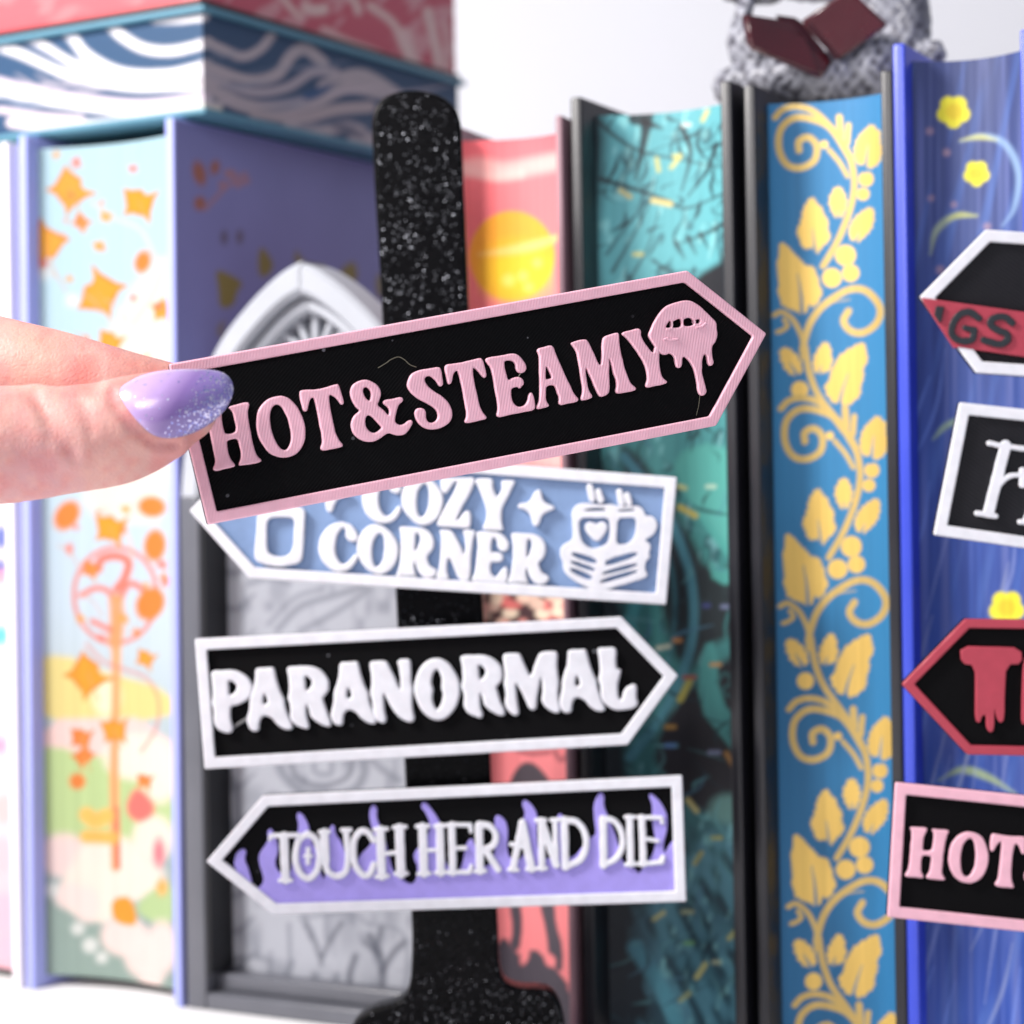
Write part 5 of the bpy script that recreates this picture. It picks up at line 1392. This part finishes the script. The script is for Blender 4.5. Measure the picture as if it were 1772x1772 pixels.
# the glitter is brushed on towards the tip: density grows along the nail
tip = P(400, 690, 36.6) - base; cut = P(215, 690, 36.2) - base
tc = node(nt, 'ShaderNodeTexCoord'); sx_ = node(nt, 'ShaderNodeSeparateXYZ'); nt.links.new(tc.outputs['Object'], sx_.inputs[0])
mr = node(nt, 'ShaderNodeMapRange'); mr.inputs['From Min'].default_value = (cut[0] + 0.55 * (tip[0] - cut[0])) * CM; mr.inputs['From Max'].default_value = tip[0] * CM
mr.inputs['To Min'].default_value = 0.02; mr.inputs['To Max'].default_value = 0.5
zt = node(nt, 'ShaderNodeMath', operation='MULTIPLY_ADD'); zt.inputs[1].default_value = -0.6
nt.links.new(sx_.outputs['Z'], zt.inputs[0]); nt.links.new(sx_.outputs['X'], zt.inputs[2])
zo = node(nt, 'ShaderNodeMath', operation='ADD'); zo.inputs[1].default_value = 0.6 * float(P(300, 690, 36.4)[2] - base[2]) * CM
nt.links.new(zt.outputs[0], zo.inputs[0]); nt.links.new(zo.outputs[0], mr.inputs['Value'])
lt = node(nt, 'ShaderNodeMath', operation='LESS_THAN'); nt.links.new(sep.outputs[0], lt.inputs[0]); nt.links.new(mr.outputs['Result'], lt.inputs[1])
mc = node(nt, 'ShaderNodeMix', data_type='RGBA')
gr = node(nt, 'ShaderNodeValToRGB')
ge = gr.color_ramp.elements
ge[0].position, ge[0].color = 0.0, rgb(182, 154, 202) + (1,)
ge[1].position, ge[1].color = 1.0, rgb(116, 108, 172) + (1,)
g2_ = ge.new(0.5); g2_.color = rgb(118, 92, 156) + (1,)
g3_ = ge.new(0.25); g3_.color = rgb(166, 138, 192) + (1,)
gm = node(nt, 'ShaderNodeMapRange'); gm.inputs['From Min'].default_value = (cut[0] + 0.1 * (tip[0] - cut[0])) * CM; gm.inputs['From Max'].default_value = tip[0] * CM
nt.links.new(zo.outputs[0], gm.inputs['Value']); nt.links.new(gm.outputs['Result'], gr.inputs['Fac'])
nt.links.new(gr.outputs['Color'], mc.inputs[6])
fl = node(nt, 'ShaderNodeMix', data_type='RGBA'); fl.inputs[6].default_value = rgb(120, 126, 206) + (1,); fl.inputs[7].default_value = rgb(228, 222, 246) + (1,)
nt.links.new(sep.outputs[1], fl.inputs[0]); nt.links.new(fl.outputs[2], mc.inputs[7])
nt.links.new(lt.outputs[0], mc.inputs[0]); nt.links.new(mc.outputs[2], bs.inputs['Base Color'])
mm = node(nt, 'ShaderNodeMath', operation='MULTIPLY'); mm.inputs[1].default_value = 0.8; nt.links.new(lt.outputs[0], mm.inputs[0]); nt.links.new(mm.outputs[0], bs.inputs['Metallic'])
bs.inputs['Roughness'].default_value = 0.28
bs.inputs['Coat Weight'].default_value = 0.6; bs.inputs['Coat Roughness'].default_value = 0.16
n4 = node(nt, 'ShaderNodeTexNoise'); n4.inputs['Scale'].default_value = 260; nt.links.new(coords(nt), n4.inputs['Vector'])
bump_from(nt, bs, n4.outputs['Fac'], 0.3, 0.0003)
bs.inputs['Sheen Weight'].default_value = 0.3
nail = mesh_obj("thumbnail", V, Fc, NM, hand, 60)
nail["label"] = "lilac almond shaped nail with glitter tip"

# ------------------------------------------------------------------ grey figurine with a small red book on the vine book
bm = bmesh.new()
def blob(x, y, d, rx, rz, ry, rot=0.0):
    c = P(x, y, d)
    k = d / F
    ret = bmesh.ops.create_icosphere(bm, subdivisions=3, radius=1.0)
    for v in ret['verts']:
        q = Vector((v.co.x * rx * k, v.co.y * ry, v.co.z * rz * k))
        q.rotate(Matrix.Rotation(rot, 3, 'Y'))
        v.co = (Vector(c) + q) * CM
for b in ((1400,140,53.6,120,48,1.6,0.0), (1330,150,53.6,70,40,1.3,0.2), (1500,120,53.4,70,60,1.5,-0.2), (1560,60,54.0,48,95,1.3,0.1), (1575,-30,54.2,36,70,1.1,0.0), (1300,95,53.6,34,60,1.0,-0.5), (1270,150,53.8,36,34,1.0,0.0),
          (1610,95,53.0,24,24,0.8,0), (1282,40,53.8,16,50,0.7,0.3), (1300,-10,53.8,60,14,0.7,0.1), (1440,-30,55.0,120,30,1.0,0), (1520,20,54.8,40,60,0.9,0)):
    blob(*b)
me = bpy.data.meshes.new("fig"); bm.to_mesh(me); bm.free()
raw = link(bpy.data.objects.new("fig", me))
rm = raw.modifiers.new("r", 'REMESH'); rm.mode = 'VOXEL'; rm.voxel_size = 0.0007
sm = raw.modifiers.new("s", 'SMOOTH'); sm.factor = 0.5; sm.iterations = 6
dg = bpy.context.evaluated_depsgraph_get()
fm = bpy.data.meshes.new_from_object(raw.evaluated_get(dg)); bpy.data.objects.remove(raw)
n = len(fm.vertices)
co = np.empty(n * 3); fm.vertices.foreach_get('co', co); co = co.reshape(-1, 3) / CM
no = np.empty(n * 3); fm.vertices.foreach_get('normal', no); no = no.reshape(-1, 3)
X, Y = project(co)
h = np.zeros(n)
for (ang, s) in ((0.55, 5.6), (-0.75, 6.4)):
    h += np.abs(np.sin((X * math.cos(ang) + Y * math.sin(ang)) / s + 2.6 * vnoise(X / 22, Y / 22, 81)))
h += 1.4 * vnoise(X / 9, Y / 9, 82)
co += no * (0.10 * (h / 3 - 0.5))[:, None]
floor = 9.56
co[:, 2] = np.maximum(co[:, 2], floor)
fm.vertices.foreach_set('co', (co * CM).ravel()); fm.update(); smooth(fm, 180)
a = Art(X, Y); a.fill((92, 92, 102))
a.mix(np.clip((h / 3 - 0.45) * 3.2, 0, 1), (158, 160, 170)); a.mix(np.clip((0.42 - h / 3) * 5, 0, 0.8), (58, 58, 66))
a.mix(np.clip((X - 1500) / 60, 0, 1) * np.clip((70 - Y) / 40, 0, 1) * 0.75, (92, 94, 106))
set_colors(fm, a.C)
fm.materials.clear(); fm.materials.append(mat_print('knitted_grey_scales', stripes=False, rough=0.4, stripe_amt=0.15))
fb = P(1420, 170, 53.6)
fm.transform(Matrix.Translation(Vector(-fb * CM)))
fig = link(bpy.data.objects.new("figurine", fm)); fig.location = Vector(fb * CM)
tag(fig, "lumpy grey scaly figurine crouching on top of the golden vine book", "figurine")
RB = mat_plain('glossy_dark_red', (72, 12, 24), 0.22, var=0.25, coat=1.0, bump=0.5)
RB2 = mat_plain('dark_red_inner', (52, 12, 24), 0.4, var=0.1)
rb = empty("small_book", Matrix.Translation(Vector(P(1415, 70, 52.0) * CM)))
tag(rb, "small dark red open book held by the grey figurine", "book")
o_ = P(1415, 70, 52.0)
def slab(name, quad, th, mat):
    q = [P(x, y, d) - o_ for x, y, d in quad]
    nn = np.cross(q[1] - q[0], q[3] - q[0]); nn /= np.linalg.norm(nn)
    if nn[1] < 0: nn = -nn
    b = [p + nn * th for p in q]
    o = mesh_obj(name, q + b, [(0, 1, 2, 3), (7, 6, 5, 4), (0, 4, 5, 1), (1, 5, 6, 2), (2, 6, 7, 3), (3, 7, 4, 0)], mat, rb)
    bb = bmesh.new(); bb.from_mesh(o.data)
    bmesh.ops.recalc_face_normals(bb, faces=bb.faces)
    bmesh.ops.bevel(bb, geom=list(bb.edges), offset=0.0006, segments=3, affect='EDGES')
    bb.to_mesh(o.data); bb.free(); smooth(o.data, 50)
    return o
slab("cover_board", [(1384,38,51.8),(1470,-18,51.4),(1538,44,51.5),(1448,106,51.9)], 0.25, RB)
slab("cover_board", [(1288,22,51.3),(1380,36,51.9),(1442,106,52.0),(1425,132,51.8),(1302,80,51.4)][:4], 0.25, RB)
slab("cover_board", [(1288,22,51.25),(1300,82,51.3),(1424,134,51.75),(1395,60,51.8)], 0.22, RB)
slab("page", [(1340,24,51.75),(1382,30,51.85),(1440,100,51.95),(1400,90,51.8)], 0.1, RB2)
slab("page", [(1392,42,51.75),(1402,34,51.7),(1458,100,51.82),(1448,108,51.85)], 0.12, RB2)
